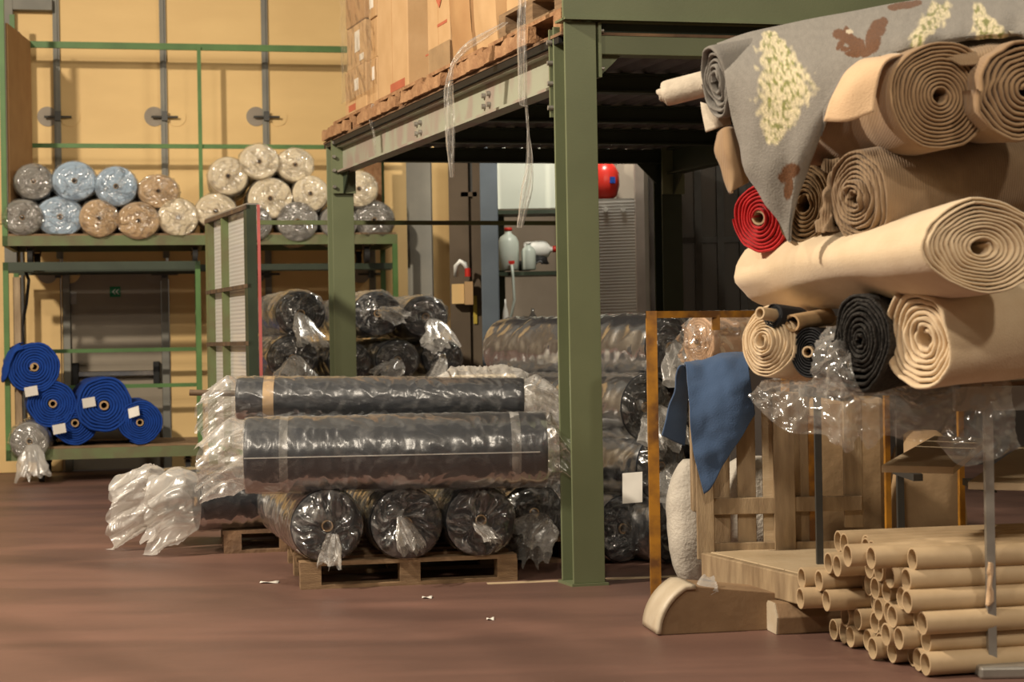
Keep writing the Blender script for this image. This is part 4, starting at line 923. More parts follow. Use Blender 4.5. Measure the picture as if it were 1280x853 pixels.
def carton(label, s0, s1, t0, t1, z0, h, m='cardboard', tape=True, labels=(), bulge=0.0, group='cartons on the mezzanine', lean=0.0):
    o = mz(s0, t0, z0); t = thing('carton', label, 'carton', mz((s0+s1)/2, (t0+t1)/2, z0), group)
    if bulge:
        n = 10; b = MB(); base = []
        ls, lt = s1 - s0, t1 - t0
        for (axis, sgn) in ((0,1),(0,-1),(1,1),(1,-1),(2,1)):
            A = []
            for i in range(n + 1):
                row = []
                for j in range(n + 1):
                    a_, b_ = i/n*2 - 1, j/n*2 - 1; bu = bulge*(1 - a_*a_)*(1 - b_*b_)
                    if axis == 0: q = (sgn*(1 + bu), a_, b_)
                    elif axis == 1: q = (a_, sgn*(1 + bu), b_)
                    else: q = (a_, b_, 1 + bu)
                    zz_ = (q[2] + 1)/2*h; w_ = 1 + .03*float(noise(np.array([a_*2 + s0*9, b_*2, axis*3.0 + sgn])))
                    row.append(list(mz(s0 + ls*(q[0]*w_ + 1)/2, t0 + lt*(q[1]*w_ + 1)/2 + lean*zz_, z0 + zz_)))
                A.append(row)
            b.grid(np.array(A), True)
        body = b.build('body', M[m], t)
    else:
        b = MB(); b.obox(o, V*(s1-s0), U*(t1-t0), Z*h); body = b.build('body', M[m], t, bevel=.008)
        b = MB(); b.obox(o + V*((s1-s0)/2 - .003) - U*.001 + Z*.01, V*.006, U*.003, Z*(h - .02)); b.build('seam', M['cardboard2'], t)
    for (fs, fz, w_, h_, mm) in labels:
        b = MB(); b.obox(mz(s0 + (s1-s0)*fs, t0 - .002 - bulge*(t1 - t0)/2*.9, z0 + h*fz), V*w_, U*(.002 + bulge*.0), Z*h_); b.build('paper_label' if mm == 'paper' else 'red_mark', M[mm], t)
    return t
carton('small taped carton at the far left, bottom of its stack', 4.05, 4.65, 0.0, .32, ZP, .36, labels=((.35, .5, .12, .09, 'paper'), (.5, .1, .2, .05, 'print_red')))
carton('small carton in the middle of the far left stack, with white labels', 4.08, 4.62, .01, .30, ZP + .362, .33, labels=((.30, .35, .14, .16, 'paper'), (.1, .1, .12, .05, 'paper')))
carton('carton on top of the far left stack', 4.06, 4.6, .0, .33, ZP + .694, .34, 'cardboard2')
carton('narrow carton beside the far left stack, bottom', 3.83, 4.02, .02, .4, ZP, .36, labels=((.3, .55, .06, .1, 'paper'),))
carton('narrow carton beside the far left stack, second layer', 3.83, 4.02, .03, .4, ZP + .362, .30)
carton('narrow carton with a white label beside the far left stack, upper layer', 3.83, 4.02, .02, .4, ZP + .664, .38, labels=((.3, .2, .1, .18, 'paper'),))
carton('tall plain carton standing on the mezzanine edge', 2.98, 3.72, 0.0, .42, ZP, 1.25, labels=((.1, .02, .35, .06, 'print_red'),))
carton('carton with a red diamond mark and grey patch, right of the tall carton', 2.06, 2.52, .0, .5, ZP, 1.0, labels=((.45, .15, .3, .012, 'print_red'), (.1, .3, .2, .02, 'print_red')))
q = mz(2.25, -.004, ZP + .48)
b = MB(); b.prism([(0, -.06), (.06, 0), (0, .06), (-.06, 0)], q, V, Z, -U, .002); b.prism([(0, -.04), (.04, 0), (0, .04), (-.04, 0)], q - U*.002, V, Z, -U, .001)
mk = [o for o in bpy.data.objects if o.get('label', '').startswith('carton with a red diamond')][0]
b.build('diamond_mark', M['print_red'], mk)
q = mz(2.5, -.003, ZP + .02); b = MB(); b.obox(q, V*-.45, U*.002, Z*.16); b.build('grey_patch', M['kraft'], mk)
carton('bulging crushed carton in the middle of the mezzanine edge', 1.6, 1.98, .0, .4, ZP, .75, 'cardboard2', bulge=.12, lean=-.06)
carton('bulging crushed carton next to the corner pallet', 1.16, 1.54, .0, .4, ZP, .75, 'cardboard', bulge=.10, lean=-.05)
make_pallet('upper pallet stacked on the nearest mezzanine pallet', mz(.08, -0.03, ZP), V, U, .98, 1.0, 'pallet', 'pallets along the mezzanine edge')
carton('carton above the corner column on the nearest pallets', .1, .6, .05, .6, ZP + .146, .4, 'cardboard2')
carton('carton on the nearest pallets beside the crushed cartons', .65, 1.15, .05, .6, ZP + .146, .4)
# clear film around the far left cartons
o_ = mz(3.80, -.014, ZP); n = 26; A = []
for i in range(40):
    row = []
    for j in range(n):
        s = 3.80 + .88*i/39; z = ZP + .12 + .85*j/(n-1); row.append(list(mz(s, -.018, z)))
    A.append(row)
A = np.array(A); A = A - np.array(U)*(np.abs(crumple(A, 7))*.03)[..., None]
b = MB(); b.grid(A); tag(b.build('stretch_film', M['film'], origin=tuple(o_)), 'clear stretch film around the small cartons on the mezzanine', 'plastic film')
# hanging strips of film
def ribbon(label, pts, widths, Y, m='film_tail', red=False):
    pts = np.array([(p[0], p[1], Y + (p[2] if len(p) > 2 else 0)) for p in pts], float); n = 60
    c = catmull(pts, n); w_ = np.interp(np.linspace(0, 1, n), np.linspace(0, 1, len(widths)), widths)
    A = np.zeros((n, 9, 3))
    for j in range(9):
        q = c.copy(); q[:, 0] += (j/8 - .5)*w_; q[:, 2] += .03*np.sin(j*1.4 + np.linspace(0, 9, n)); A[:, j] = px_grid(q)
    A += (crumple(A, 18)*.012)[..., None]*np.array([0.3, 1, 0])
    b = MB(); b.grid(A); return tag(b.build('film_strip', M[m], origin=tuple(A[0, 4])), label, 'film strip', 'film strips hanging from the mezzanine')
ribbon('long film strip hanging below the middle of the side beam', [(632, 28), (600, 48), (578, 65), (565, 85), (561, 112), (562, 140), (563, 175), (565, 222)], [8, 20, 12, 5, 12, 13, 12, 5], 9.75)
ribbon('film strip hanging from the pallet beside the corner column, twisting to a frayed end', [(653, -15), (652, 35), (653, 80), (654, 128), (658, 135), (660, 165), (662, 200), (658, 240), (650, 285)], [9, 12, 12, 11, 4, 3, 9, 15, 8], 9.1)
ribbon('short film strip hanging at the far end of the side beam', [(466, 130), (464, 150), (468, 170), (469, 192)], [4, 5, 3, 2], 12.3)

# ------------------------------------------------------------------ foreground right: low wooden platform on bolsters
PL = Vector((0.893, 8.1, 0)); pv = Vector((0.36, -0.93, 0)).normalized(); pu = Vector((0.95, 0.31, 0)).normalized()
ztp = 0.268
t = thing('wooden_platform', 'low wooden platform with a slatted back panel at the right', 'platform', PL + pv*.4 + pu*.4)
b = MB(); b.obox(PL + Z*(ztp - .13), pv*.93, pu*.045, Z*.125); b.build('edge_board', M['wood'], t, bevel=.006)
for k in range(4):
    b = MB(); b.obox(PL + pu*(.05 + .0) + pv*(.232*k) + Z*(ztp - .03), pv*.228, pu*.85, Z*.026); b.build('plank', M['wood_pale'], t, bevel=.004)
for k in range(2):
    b = MB(); b.obox(PL + pu*(.05 + .0) + pv*(.08 + .6*k) + Z*(ztp - .13), pv*.1, pu*.8, Z*.098); b.build('joist', M['wood'], t)
# slatted panel (crate end) at the rear
def slatpx(px0, px1, py0, py1, Y, dep, m, nm):
    a0, a1 = P(px0, py1, Y), P(px1, py0, Y); bb = MB(); bb.box((a0.x, Y, a0.z), (a1.x, Y + dep, a1.z)); return bb.build(nm, M[m], t, bevel=.004)
SY = 8.2
zp_ = P(900, 690, SY).z
for (x0, x1, y0, y1, Y, m) in ((872, 890, 470, 700, 8.13, 'wood'), (891, 911, 520, 688, SY, 'wood'), (923, 943, 500, 686, SY, 'wood'), (955, 969, 500, 686, SY, 'wood_pale'), (969, 992, 490, 688, SY - .04, 'wood'), (993, 1010, 490, 684, SY, 'wood'), (1056, 1077, 500, 660, SY, 'wood')):
    slatpx(x0, x1, y0, y1, Y, .025 if x1 - x0 < 22 else .06, m, 'slat')
slatpx(890, 968, 622, 644, SY - .03, .028, 'wood', 'cross_rail'); slatpx(993, 1078, 620, 640, SY - .03, .028, 'wood', 'cross_rail'); slatpx(892, 1078, 676, 690, SY - .03, .028, 'wood', 'bottom_rail')
slatpx(1013, 1018, 520, 700, SY - .01, .02, 'orange', 'orange_upright')
slatpx(866, 873, 470, 640, SY - .02, .10, 'wood', 'side_post')
# bolsters
t = thing('wooden_bolster', 'wooden skid with a rounded nose coloured as lit under the platform', 'skid', F(890, 790))
c = F(876, 792); ux = Vector((.985, .17, 0)).normalized(); uy = Vector((-.17, .985, 0)).normalized()
prof = [(-.19, 0.0), (-.185, .03)] + [(-.19 + .27*math.sin(a), .03 + .195*(1 - math.cos(a))*0 + .205*math.sin(a)**1.0*(1 if True else 0)) for a in np.linspace(.12, math.pi/2, 10)] + [(.34, .235), (.34, 0)]
prof = [(-.19, 0.0)] + [(-.19 + .25*(1 - math.cos(a)), .235*math.sin(a)) for a in np.linspace(.05, math.pi/2, 12)] + [(.36, .205 + .03), (.36, 0)]
prof = [(x, min(y, .205 - .12*max(0, x))) for x, y in prof]
b = MB(); b.prism(prof, c, ux, Z, uy, .24); body = b.build('body', M['wood_log'], t, bevel=.004)
# cap following the nose, proud of the body; pale to paint light on it
cap = [(-.19 + .25*(1 - math.cos(a)), .235*math.sin(a)) for a in np.linspace(.03, 1.25, 14)]
A = []
for i, (x, y) in enumerate(cap):
    y = min(y, .205); nx, ny = -math.cos(i/13*1.2), math.sin(i/13*1.2)
    A.append([list(c + ux*(x + nx*.012 + dd*0) + Z*max(y + ny*.012, .003) + uy*yy) for yy, dd in ((-.012, 0), (.05, 0), (.12, 0), (.2, 0), (.25, 0))])
A = np.array(A); b = MB(); b.grid(A[:, ::-1]); o = b.build('lit_nose', M['wood_end'], t); sm = o.modifiers.new('solid', 'SOLIDIFY'); sm.thickness = .02; sm.offset = -1
t2 = thing('wooden_block', 'chamfered timber block lying under the platform beside the rounded skid', 'block', F(1000, 792))
c = F(972, 794); b = MB(); prof = [(0, .0), (.12, 0), (.15, .04), (.15, .10), (.11, .135), (.025, .135), (-.015, .075)]
b.prism(prof, c, uy, Z, ux, .42); b.build('body', M['wood_log'], t2, bevel=.005)
b = MB(); b.prism([(x*.98 + .002, y*.98 + .002) for x, y in prof], c - ux*.006, uy, Z, ux, .006); b.build('end_grain', M['wood_end'], t2)
# crumpled clear plastic on the skid
A = px_grid(loft([[(868, 738, 7.5), (876, 722, 7.5), (892, 720, 7.5)], [(862, 745, 7.42), (876, 735, 7.42), (896, 726, 7.42)], [(870, 760, 7.4), (880, 748, 7.4), (900, 738, 7.4)]], 14, 14)); A = A + (crumple(A, 14)*.02)[..., None]
b = MB(); b.grid(A); tag(b.build('film_scrap', M['film_white'], origin=tuple(A[7, 7])), 'scrap of clear film caught on the rounded skid', 'film scrap')

# ------------------------------------------------------------------ bed frame carrying the fabric rolls
zb0 = 1.085
bp = P(1240, 470, 6.4)
t = thing('roll_rack', 'grey steel rack frame carrying the open fabric rolls', 'rack', F(1247, 848))
fpost = F(1247, 848); fx = fpost.x
b = MB(); b.box((fx - .016, 6.38, 0.03), (fx + .016, 6.41, zb0 + .02)); b.build('post', M['steel'], t)
b = MB(); b.box((fx - .07, 6.3, 0), (fx + .25, 6.5, .045)); b.build('foot', M['steel'], t, bevel=.01)
yb1, yb0 = 7.75, 6.38
b = MB(); b.box((P(1190, 470, 6.4).x, 6.36, zb0 - .08), (2.6, 6.40, zb0 + .01)); b.build('front_rail', M['steel'], t)
b = MB(); b.box((1.3, 7.6, zb0 - .06), (2.6, 7.65, zb0)); b.build('rear_rail', M['steel'], t)
for x in (1.32, 1.75, 2.3):
    b = MB(); b.box((x, 6.40 if x > 1.6 else 6.75, zb0 - .05), (x + .05, 7.6, zb0)); b.build('cross_bar', M['steel_dark'], t)
for x in (1.365, 1.735, 2.5):
    b = MB(); b.box((x, 7.61, 0), (x + .03, 7.64, zb0 - .06)); b.build('post', M['steel_dark'], t)
b = MB(); b.box((2.5, 6.38, 0), (2.54, 6.42, zb0)); b.build('post', M['steel'], t)
for k in range(5):
    b = MB(); b.box((1.26, 6.75 + .16*k, zb0), (2.58, 6.89 + .16*k, zb0 + .018)); b.build('deck_plank', M['pallet'], t)
# tan scrap tied to the post
b = MB(); q = P(1239, 755, 6.36); A = px_grid(loft([[(1235, 703, 6.36), (1233, 730, 6.355), (1232, 757, 6.36)], [(1238, 703, 6.35), (1238, 730, 6.34), (1237, 758, 6.35)], [(1242, 706, 6.37), (1241, 730, 6.36), (1243, 752, 6.37)]], 8, 20)); A = A + (noise(A*30)*.006)[..., None]
b.grid(A); o = tag(b.build('cloth_scrap', M['tan_fabric'], origin=tuple(A[4, 10])), 'narrow tan cloth scrap tied to the grey rack post', 'cloth'); o.modifiers.new('solid', 'SOLIDIFY').thickness = .006

# ------------------------------------------------------------------ open fabric rolls
def cloth_roll(name, label, e0, e1, R, m, seed, r0=.03, turns=10, core=None, group='open fabric rolls on the grey rack', **k):
    p0, p1 = P(*e0), P(*e1); mid = (p0 + p1)/2
    t = thing(name, label, 'fabric roll', (mid.x, mid.y, mid.z - R*k.get('sy', 1)), group)
    b = MB(); spiral_roll(b, p0, p1, R, r0, turns, seed, **k); b.build('fabric', M[m], t)
    if core:
        a = (p1 - p0).normalized(); b = MB(); b.tube(p0 - a*core[0], p1 + a*.01, core[1], n=20, inner=core[1]*.72); b.build('core', M[core[2] if len(core) > 2 else 'core'], t)
    return t
cloth_roll('cream_felt_roll', 'big flattened cream felt roll with its wound end facing the camera', (1232, 309, 5.72), (985, 345, 7.1), .170, 'cream_fabric', 3, r0=.026, turns=11, sx=1.45, sy=.94, wob=.10, ragged=.010, nlen=14, dent=.10, twist=2.4, tele0=-.02)
cloth_roll('cream_fleece_roll', 'thick pale cream fleece roll pointing right at the lower edge of the stack', (1149, 425, 6.0), (1460, 390, 6.75), .178, 'cream_fabric', 8, r0=.03, turns=7, sx=.9, sy=1.0, wob=.12, ragged=.02, nlen=12, twist=1.0, tele0=-.03)
cloth_roll('charcoal_wool_roll', 'charcoal wool roll end between the beige and cream rolls', (1076, 425, 6.15), (1230, 420, 7.2), .185, 'charcoal', 12, r0=.012, turns=9, sx=.62, sy=1.0, wob=.14, ragged=.016, tele0=.02)
cloth_roll('beige_felt_roll', 'small beige felt roll with telescoped layers at the left of the stack', (962, 428, 6.6), (1045, 442, 7.0), .14, 'cream_fabric', 15, r0=.022, turns=9, sx=.9, sy=1.0, wob=.08, ragged=.012, tele0=.07, twist=2)
cloth_roll('navy_ribbon_roll', 'narrow navy roll with a pale core beside the charcoal roll', (1012, 440, 6.5), (1045, 440, 6.85), .10, 'black_fabric', 17, r0=.024, turns=7, sx=.75, wob=.02, ragged=.002, core=(.03, .022, 'tube'))
t = cloth_roll('navy_cloth_roll', 'slim navy roll wound on a cardboard tube above the beige roll', (966, 394, 6.55), (1000, 399, 6.65), .048, 'black_fabric', 19, r0=.026, turns=3, wob=.05, nlen=4, core=(.075, .025, 'tube'))
b = MB(); b.tube(P(990, 404, 6.52), P(1035, 396, 6.7), .034, n=20, inner=.026); tag(b.build('cardboard_tube', M['core'], origin=tuple(P(1010, 402, 6.6))), 'short brown cardboard tube end under the big cream roll', 'tube')
cloth_roll('ribbed_brown_roll', 'ribbed brown wool roll lying across the middle of the stack', (1072, 246, 6.15), (1420, 192, 6.9), .172, 'brown_ribbed', 22, r0=.022, turns=9, sx=.9, sy=1.0, wob=.10, ragged=.022, nlen=12, tele0=.03)
cloth_roll('brown_wool_roll', 'brown wool roll with a round wound end near the top', (1176, 121, 5.95), (1010, 160, 7.0), .192, 'brown_fabric', 26, r0=.024, turns=12, sx=1.05, sy=1.0, wob=.07, ragged=.008, tele0=.0, twist=2.8)
cloth_roll('brown_wool_roll', 'brown wool roll at the top right edge of the photo', (1285, 112, 5.9), (1150, 128, 6.9), .185, 'brown_fabric', 29, r0=.02, turns=9, sx=1.05, sy=.95, wob=.12, ragged=.012)
cloth_roll('dark_brown_roll', 'dark brown wool roll behind the tip of the grey draped cloth', (1005, 254, 6.55), (1120, 260, 7.2), .165, 'dark_brown', 31, r0=.03, turns=8, sx=.7, sy=1.0, wob=.10, ragged=.02)
cloth_roll('red_felt_roll', 'bright red felt roll end below the grey draped cloth', (950, 272, 6.75), (1045, 262, 7.4), .142, 'red_fabric', 34, r0=.03, turns=7, sx=.85, wob=.06, ragged=.008, core=(.015, .03, 'tube'), tele0=.02)
cloth_roll('grey_wool_roll', 'grey wool roll at the top left, unrolling into the printed drape', (893, 102, 6.58), (1040, 70, 6.85), .138, 'grey_fabric', 37, r0=.03, turns=5, sx=.62, sy=1.05, wob=.10, ragged=.02, thick=.7)
cloth_roll('white_cloth_roll', 'thin whitish cloth roll sticking out of the grey wool roll', (835, 116, 6.85), (905, 98, 6.75), .052, 'pale_fabric', 39, r0=.016, turns=3, wob=.08, ragged=.012, nlen=6, tele0=.05)
# loose flap of the brown roll
def sheet(name, label, cols, m, nu, nv, thick, amp=.006, sc=8.0, cat='cloth', parent=None):
    A = px_grid(loft(cols, nu, nv)); A = A + normals(A)*(noise(A*sc)*amp)[..., None]
    b = MB(); b.grid(A); ctr = tuple(A[nu//2, nv//2]); o = b.build(name, M[m], parent, origin=None if parent else ctr)
    sm = o.modifiers.new('solid', 'SOLIDIFY'); sm.thickness = thick; sm.offset = 0
    return tag(o, label, cat) if label else o
par = [o for o in bpy.data.objects if o.get('label') == 'brown wool roll with a round wound end near the top'][0]
sheet('loose_flap', None, [[(1100, 72, 6.05), (1070, 80, 6.02), (1045, 110, 5.98), (1030, 152, 5.97)], [(1115, 68, 6.0), (1085, 80, 5.95), (1062, 115, 5.93), (1060, 152, 5.93)], [(1128, 68, 5.95), (1105, 82, 5.9), (1096, 110, 5.9), (1092, 140, 5.9)]], 'tan_fabric', 20, 24, .008, .008, 10, parent=par)
sheet('brown_cloth_flap', 'tan cloth flap lying between the two top brown rolls', [[(1170, 64, 6.1), (1200, 54, 6.15), (1240, 48, 6.15), (1300, 42, 6.15)], [(1180, 72, 5.98), (1210, 66, 5.98), (1245, 60, 5.98), (1300, 54, 5.98)], [(1200, 82, 5.95), (1220, 80, 5.95), (1240, 78, 5.95), (1262, 72, 5.92)]], 'brown_ribbed', 20, 28, .008, .006, 9)
sheet('brown_cloth_scrap', 'brown cloth corner hanging behind the left edge of the grey drape', [[(895, 165, 6.7), (893, 190, 6.65), (900, 210, 6.62), (912, 243, 6.6)], [(908, 160, 6.6), (912, 190, 6.55), (918, 215, 6.55), (915, 240, 6.55)], [(925, 160, 6.65), (935, 190, 6.6), (938, 212, 6.6), (936, 228, 6.6)]], 'brown_fabric', 16, 24, .01, .012, 8)
sheet('pale_cloth_corner', 'greyish cloth corner hanging below the grey wool roll', [[(876, 128, 6.75), (878, 145, 6.72), (882, 165, 6.7)], [(892, 132, 6.7), (895, 145, 6.68), (898, 160, 6.68)], [(910, 135, 6.7), (912, 145, 6.7), (914, 156, 6.7)]], 'pale_fabric', 14, 14, .008, .006, 8)
sheet('crumpled_brown_cloth', 'crumpled brown cloth pushed between the dark brown and ribbed rolls', [[(1030, 205, 6.6), (1030, 235, 6.5), (1028, 265, 6.5), (1020, 292, 6.5)], [(1045, 205, 6.55), (1048, 235, 6.42), (1042, 265, 6.42), (1036, 290, 6.42)], [(1058, 202, 6.6), (1058, 235, 6.5), (1056, 265, 6.5), (1058, 286, 6.5)]], 'brown_ribbed', 40, 60, .006, .06, 20)

# printed grey drape: white-green plants and brown squirrels woven into it
cols_ = [
 [(900, 66, 7.0), (896, 55, 6.78), (906, 92, 6.50), (914, 150, 6.42), (925, 190, 6.40), (936, 213, 6.40)],
 [(930, 52, 6.95), (934, 43, 6.72), (942, 92, 6.40), (948, 165, 6.33), (955, 225, 6.31), (962, 262, 6.32)],
 [(970, 45, 6.90), (975, 34, 6.66), (980, 92, 6.34), (984, 172, 6.26), (987, 245, 6.26), (987, 303, 6.28)],
 [(1012, 36, 6.82), (1016, 25, 6.58), (1020, 80, 6.26), (1016, 150, 6.2), (1008, 205, 6.25), (1000, 252, 6.32)],
 [(1062, 26, 6.75), (1066, 15, 6.5), (1066, 55, 6.22), (1058, 90, 6.15), (1044, 122, 6.16), (1028, 152, 6.2)],
 [(1112, 14, 6.7), (1116, 5, 6.45), (1114, 35, 6.18), (1108, 55, 6.08), (1098, 72, 6.06), (1086, 86, 6.08)],
 [(1182, 2, 6.6), (1186, -6, 6.4), (1184, 22, 6.14), (1180, 38, 6.04), (1172, 50, 6.02), (1164, 60, 6.04)],
 [(1240, -8, 6.55), (1244, -14, 6.35), (1242, 15, 6.08), (1238, 32, 6.0), (1232, 42, 5.98), (1226, 50, 6.0)],
 [(1310, -20, 6.5), (1312, -24, 6.3), (1312, 8, 6.02), (1310, 28, 5.94), (1306, 40, 5.92), (1302, 46, 5.94)]]
PXG = loft(cols_, 300, 130); A = px_grid(PXG)
fold = noise(np.stack([PXG[..., 0]*.03, PXG[..., 1]*.006 + PXG[..., 0]*.012, 0*PXG[..., 0]], -1))
A = A + normals(A)*((fold*.03 + noise(A*9)*.008)*np.clip(np.linspace(-.3, 1.3, 130), 0, 1)[None])[..., None]
b = MB(); b.grid(A); drape = b.build('printed_wool_drape', M['grey_fabric'], origin=tuple(A[80, 60]))
tag(drape, 'grey wool cloth printed with white flowering plants and brown squirrels, draped over the rolls', 'cloth')
drape.modifiers.new('solid', 'SOLIDIFY').thickness = .009
X, Yp = PXG[..., 0], PXG[..., 1]
base = np.array([.215, .197, .170]); colr = np.ones(A.shape)*base
nz_ = noise(np.stack([X*.16, Yp*.16, 0*X], -1)); nf = noise(np.stack([X*.45, Yp*.45, 0*X + 5], -1)); colr *= (1 + .10*nz_ + .10*nf)[..., None]
def plant(left, right, ys, seed):
    lf = np.interp(Yp, ys, left); rt = np.interp(Yp, ys, right); hw = (rt - lf)/2 + 1e-3; xx = (X - (lf + rt)/2)/hw
    iny = np.clip(np.minimum(Yp - ys[0], ys[-1] - Yp)/8, -1, 1)
    n1 = noise(np.stack([X*.13 + seed, Yp*.10, 0*X], -1)); n2 = noise(np.stack([X*.17 + seed, Yp*.13 + 3, 0*X], -1)); n3 = noise(np.stack([X*.4 + seed, Yp*.28, 0*X], -1))
    ins = np.minimum((1 - np.abs(xx))*1.6, iny) + .55*n1 + .35*n2
    a_ = np.clip(ins*2.2, 0, 1)*np.clip(.85 + .3*n3, 0, 1)
    green = np.clip((-n2 - .35*n3 + .10 - .25*np.abs(xx))*2.6, 0, 1)
    c1 = np.array([.60, .52, .33]); c2 = np.array([.20, .21, .045])
    return a_, (c1*(1 - green[..., None]) + c2*green[..., None])*(1 + .2*n3)[..., None]
def blend(a_, cc):
    global colr
    colr = colr*(1 - a_[..., None]) + cc*a_[..., None]
blend(*plant([955, 946, 947, 946, 945, 952, 960], [966, 990, 1010, 1023, 1004, 985, 970], [36, 58, 88, 112, 140, 165, 182], 3))
blend(*plant([1165, 1152, 1140, 1132], [1190, 1188, 1170, 1150], [0, 20, 40, 62], 9)); blend(*plant([1216, 1214, 1215, 1218], [1226, 1240, 1262, 1258], [2, 22, 40, 54], 14))
BR = np.array([.115, .046, .015])
def ell(cx, cy, rx, ry, rot=0):
    c, s = math.cos(rot), math.sin(rot); dx, dy = X - cx, Yp - cy
    return ((dx*c + dy*s)/rx)**2 + ((-dx*s + dy*c)/ry)**2
def brown(d): blend(np.clip((1.05 - d - .25*nf)*5, 0, 1), BR*(1 + .3*nf)[..., None])
for e in ((1049, 43, 9, 6.5, .2), (1058, 38, 3.5, 5, .2), (1060, 48, 11, 8, .5), (1071, 57, 11, 11, .3), (1051, 56, 4.5, 9, .6), (1056, 62, 6, 3.5, 0), (1066, 68, 10, 4, .1), (1083, 66, 9, 6, -.3), (1091, 50, 10, 18, .1), (1097, 35, 10, 12, .3), (1104, 27, 6, 6, 0), (1130, 7, 20, 5, -.1), (1117, 9, 8, 4, 0), (1146, 4, 7, 4, 0), (988, 214, 13, 10, -.3), (980, 222, 9, 7, 0), (985, 236, 7, 14, .2)): brown(ell(*e))
blend(np.clip((1 - ell(1062, 40, 5, 3))*4, 0, 1), np.array([.5, .42, .3])*np.ones_like(colr))
att = drape.data.color_attributes.new('print', 'FLOAT_COLOR', 'POINT')
att.data.foreach_set('color', np.concatenate([colr.reshape(-1, 3), np.ones((colr.shape[0]*colr.shape[1], 1))], 1).astype(np.float32).ravel())
pm = mat('printed_wool', (.3, .285, .26), .95, bump=.3, bscale=140, sheen=.2)
an = pm.node_tree.nodes.new('ShaderNodeAttribute'); an.attribute_name = 'print'; pm.node_tree.links.new(an.outputs['Color'], pm.node_tree.nodes['Principled BSDF'].inputs['Base Color'])
drape.data.materials[0] = pm

# faded blue cloth over the panel post
A1 = px_grid(loft([[(852, 459, 7.72), (857, 456, 7.56), (861, 500, 7.46), (866, 560, 7.45), (880, 618, 7.45)], [(878, 454, 7.72), (882, 451, 7.56), (884, 500, 7.44), (886, 555, 7.43), (889, 610, 7.44)], [(905, 448, 7.72), (908, 445, 7.56), (911, 490, 7.43), (911, 535, 7.42), (906, 580, 7.43)], [(930, 443, 7.72), (933, 441, 7.56), (937, 468, 7.45), (941, 496, 7.44), (944, 518, 7.44)]], 70, 70) + np.array([0,0,.6]))
A1 = A1 + normals(A1)*(noise(A1*7)*.022 + noise(A1*18)*.005)[..., None]
A2 = px_grid(loft([[(849, 462, 7.60), (843, 490, 7.66), (833, 520, 7.68), (828, 545, 7.68)], [(853, 458, 7.62), (852, 490, 7.70), (846, 525, 7.72), (842, 552, 7.72)], [(860, 457, 7.66), (860, 490, 7.74), (858, 525, 7.76), (856, 558, 7.76)]], 30, 40) + np.array([0,0,.6]))
A2 = A2 + normals(A2)*(noise(A2*8)*.015)[..., None]
b = MB(); b.grid(A1); b.grid(A2); o = tag(b.build('blue_cloth', M['blue_cloth'], origin=tuple(A1[30, 30])), 'faded blue cloth hung over the post of the wooden slatted panel', 'cloth'); o.modifiers.new('solid', 'SOLIDIFY').thickness = .009

# ------------------------------------------------------------------ clear plastic under the rolls
def film_sheet(name, label, cols, nu, nv, m, amp, sc, par=None, cat='plastic sheet'):
    A = px_grid(loft(cols, nu, nv)); A = A + normals(A)*(crumple(A, sc)*amp)[..., None]
    b = MB(); b.grid(A); return tag(b.build(name, M[m], origin=tuple(A[nu//2, nv//2])), label, cat)
film_sheet('clear_sheet', 'clear crumpled plastic sheet drooping below the stacked fabric rolls', [
 [(965, 475, 6.9), (950, 482, 6.55), (942, 490, 6.45), (934, 498, 6.42)], [(975, 470, 6.9), (968, 488, 6.45), (962, 510, 6.38), (955, 520, 6.36)], [(1000, 470, 6.8), (1000, 490, 6.35), (992, 522, 6.3), (988, 541, 6.3)],
 [(1040, 468, 6.7), (1040, 490, 6.22), (1036, 525, 6.18), (1032, 545, 6.2)], [(1060, 470, 6.6), (1062, 495, 6.12), (1058, 530, 6.1), (1060, 566, 6.12)], [(1078, 475, 6.6), (1078, 500, 6.1), (1074, 528, 6.1), (1072, 543, 6.12)], [(1088, 475, 6.6), (1090, 500, 6.1), (1086, 530, 6.1), (1085, 562, 6.1)],
 [(1110, 480, 6.6), (1110, 500, 6.12), (1108, 525, 6.12), (1104, 545, 6.14)], [(1150, 482, 6.6), (1150, 505, 6.2), (1148, 535, 6.2), (1146, 548, 6.22)], [(1200, 470, 6.6), (1200, 490, 6.3), (1196, 520, 6.3), (1190, 540, 6.32)]], 110, 50, 'film_sheet', .035, 9)
film_sheet('clear_bag', 'clear plastic bag corner hanging over the grey rack rail', [
 [(1212, 462, 6.34), (1200, 490, 6.28), (1185, 525, 6.26), (1170, 553, 6.26)], [(1222, 461, 6.32), (1214, 500, 6.24), (1206, 545, 6.22), (1200, 582, 6.22)], [(1240, 461, 6.32), (1240, 500, 6.24), (1238, 540, 6.22), (1236, 576, 6.22)], [(1262, 461, 6.33), (1266, 500, 6.26), (1270, 535, 6.25), (1274, 560, 6.26)]], 50, 50, 'film_sheet', .03, 8, cat='plastic bag')
film_sheet('crumpled_film', 'puffed clear film between the charcoal roll and the beige roll', [
 [(1030, 415, 6.45), (1020, 445, 6.3), (1018, 470, 6.25), (1025, 490, 6.25)], [(1045, 410, 6.35), (1042, 440, 6.15), (1045, 475, 6.08), (1055, 498, 6.1)], [(1055, 420, 6.3), (1062, 455, 6.1), (1075, 485, 6.05), (1085, 505, 6.08)]], 40, 50, 'film_sheet', .05, 11, cat='plastic film')
film_sheet('shaded_film', 'dusky clear film hanging behind the grey rack rail under the cream roll', [
 [(1110, 492, 6.5), (1115, 520, 6.45), (1120, 548, 6.45)], [(1150, 480, 6.5), (1150, 520, 6.42), (1150, 552, 6.42)], [(1200, 472, 6.5), (1190, 500, 6.42), (1180, 530, 6.42)]], 30, 30, 'film_haze', .04, 8, cat='plastic film')

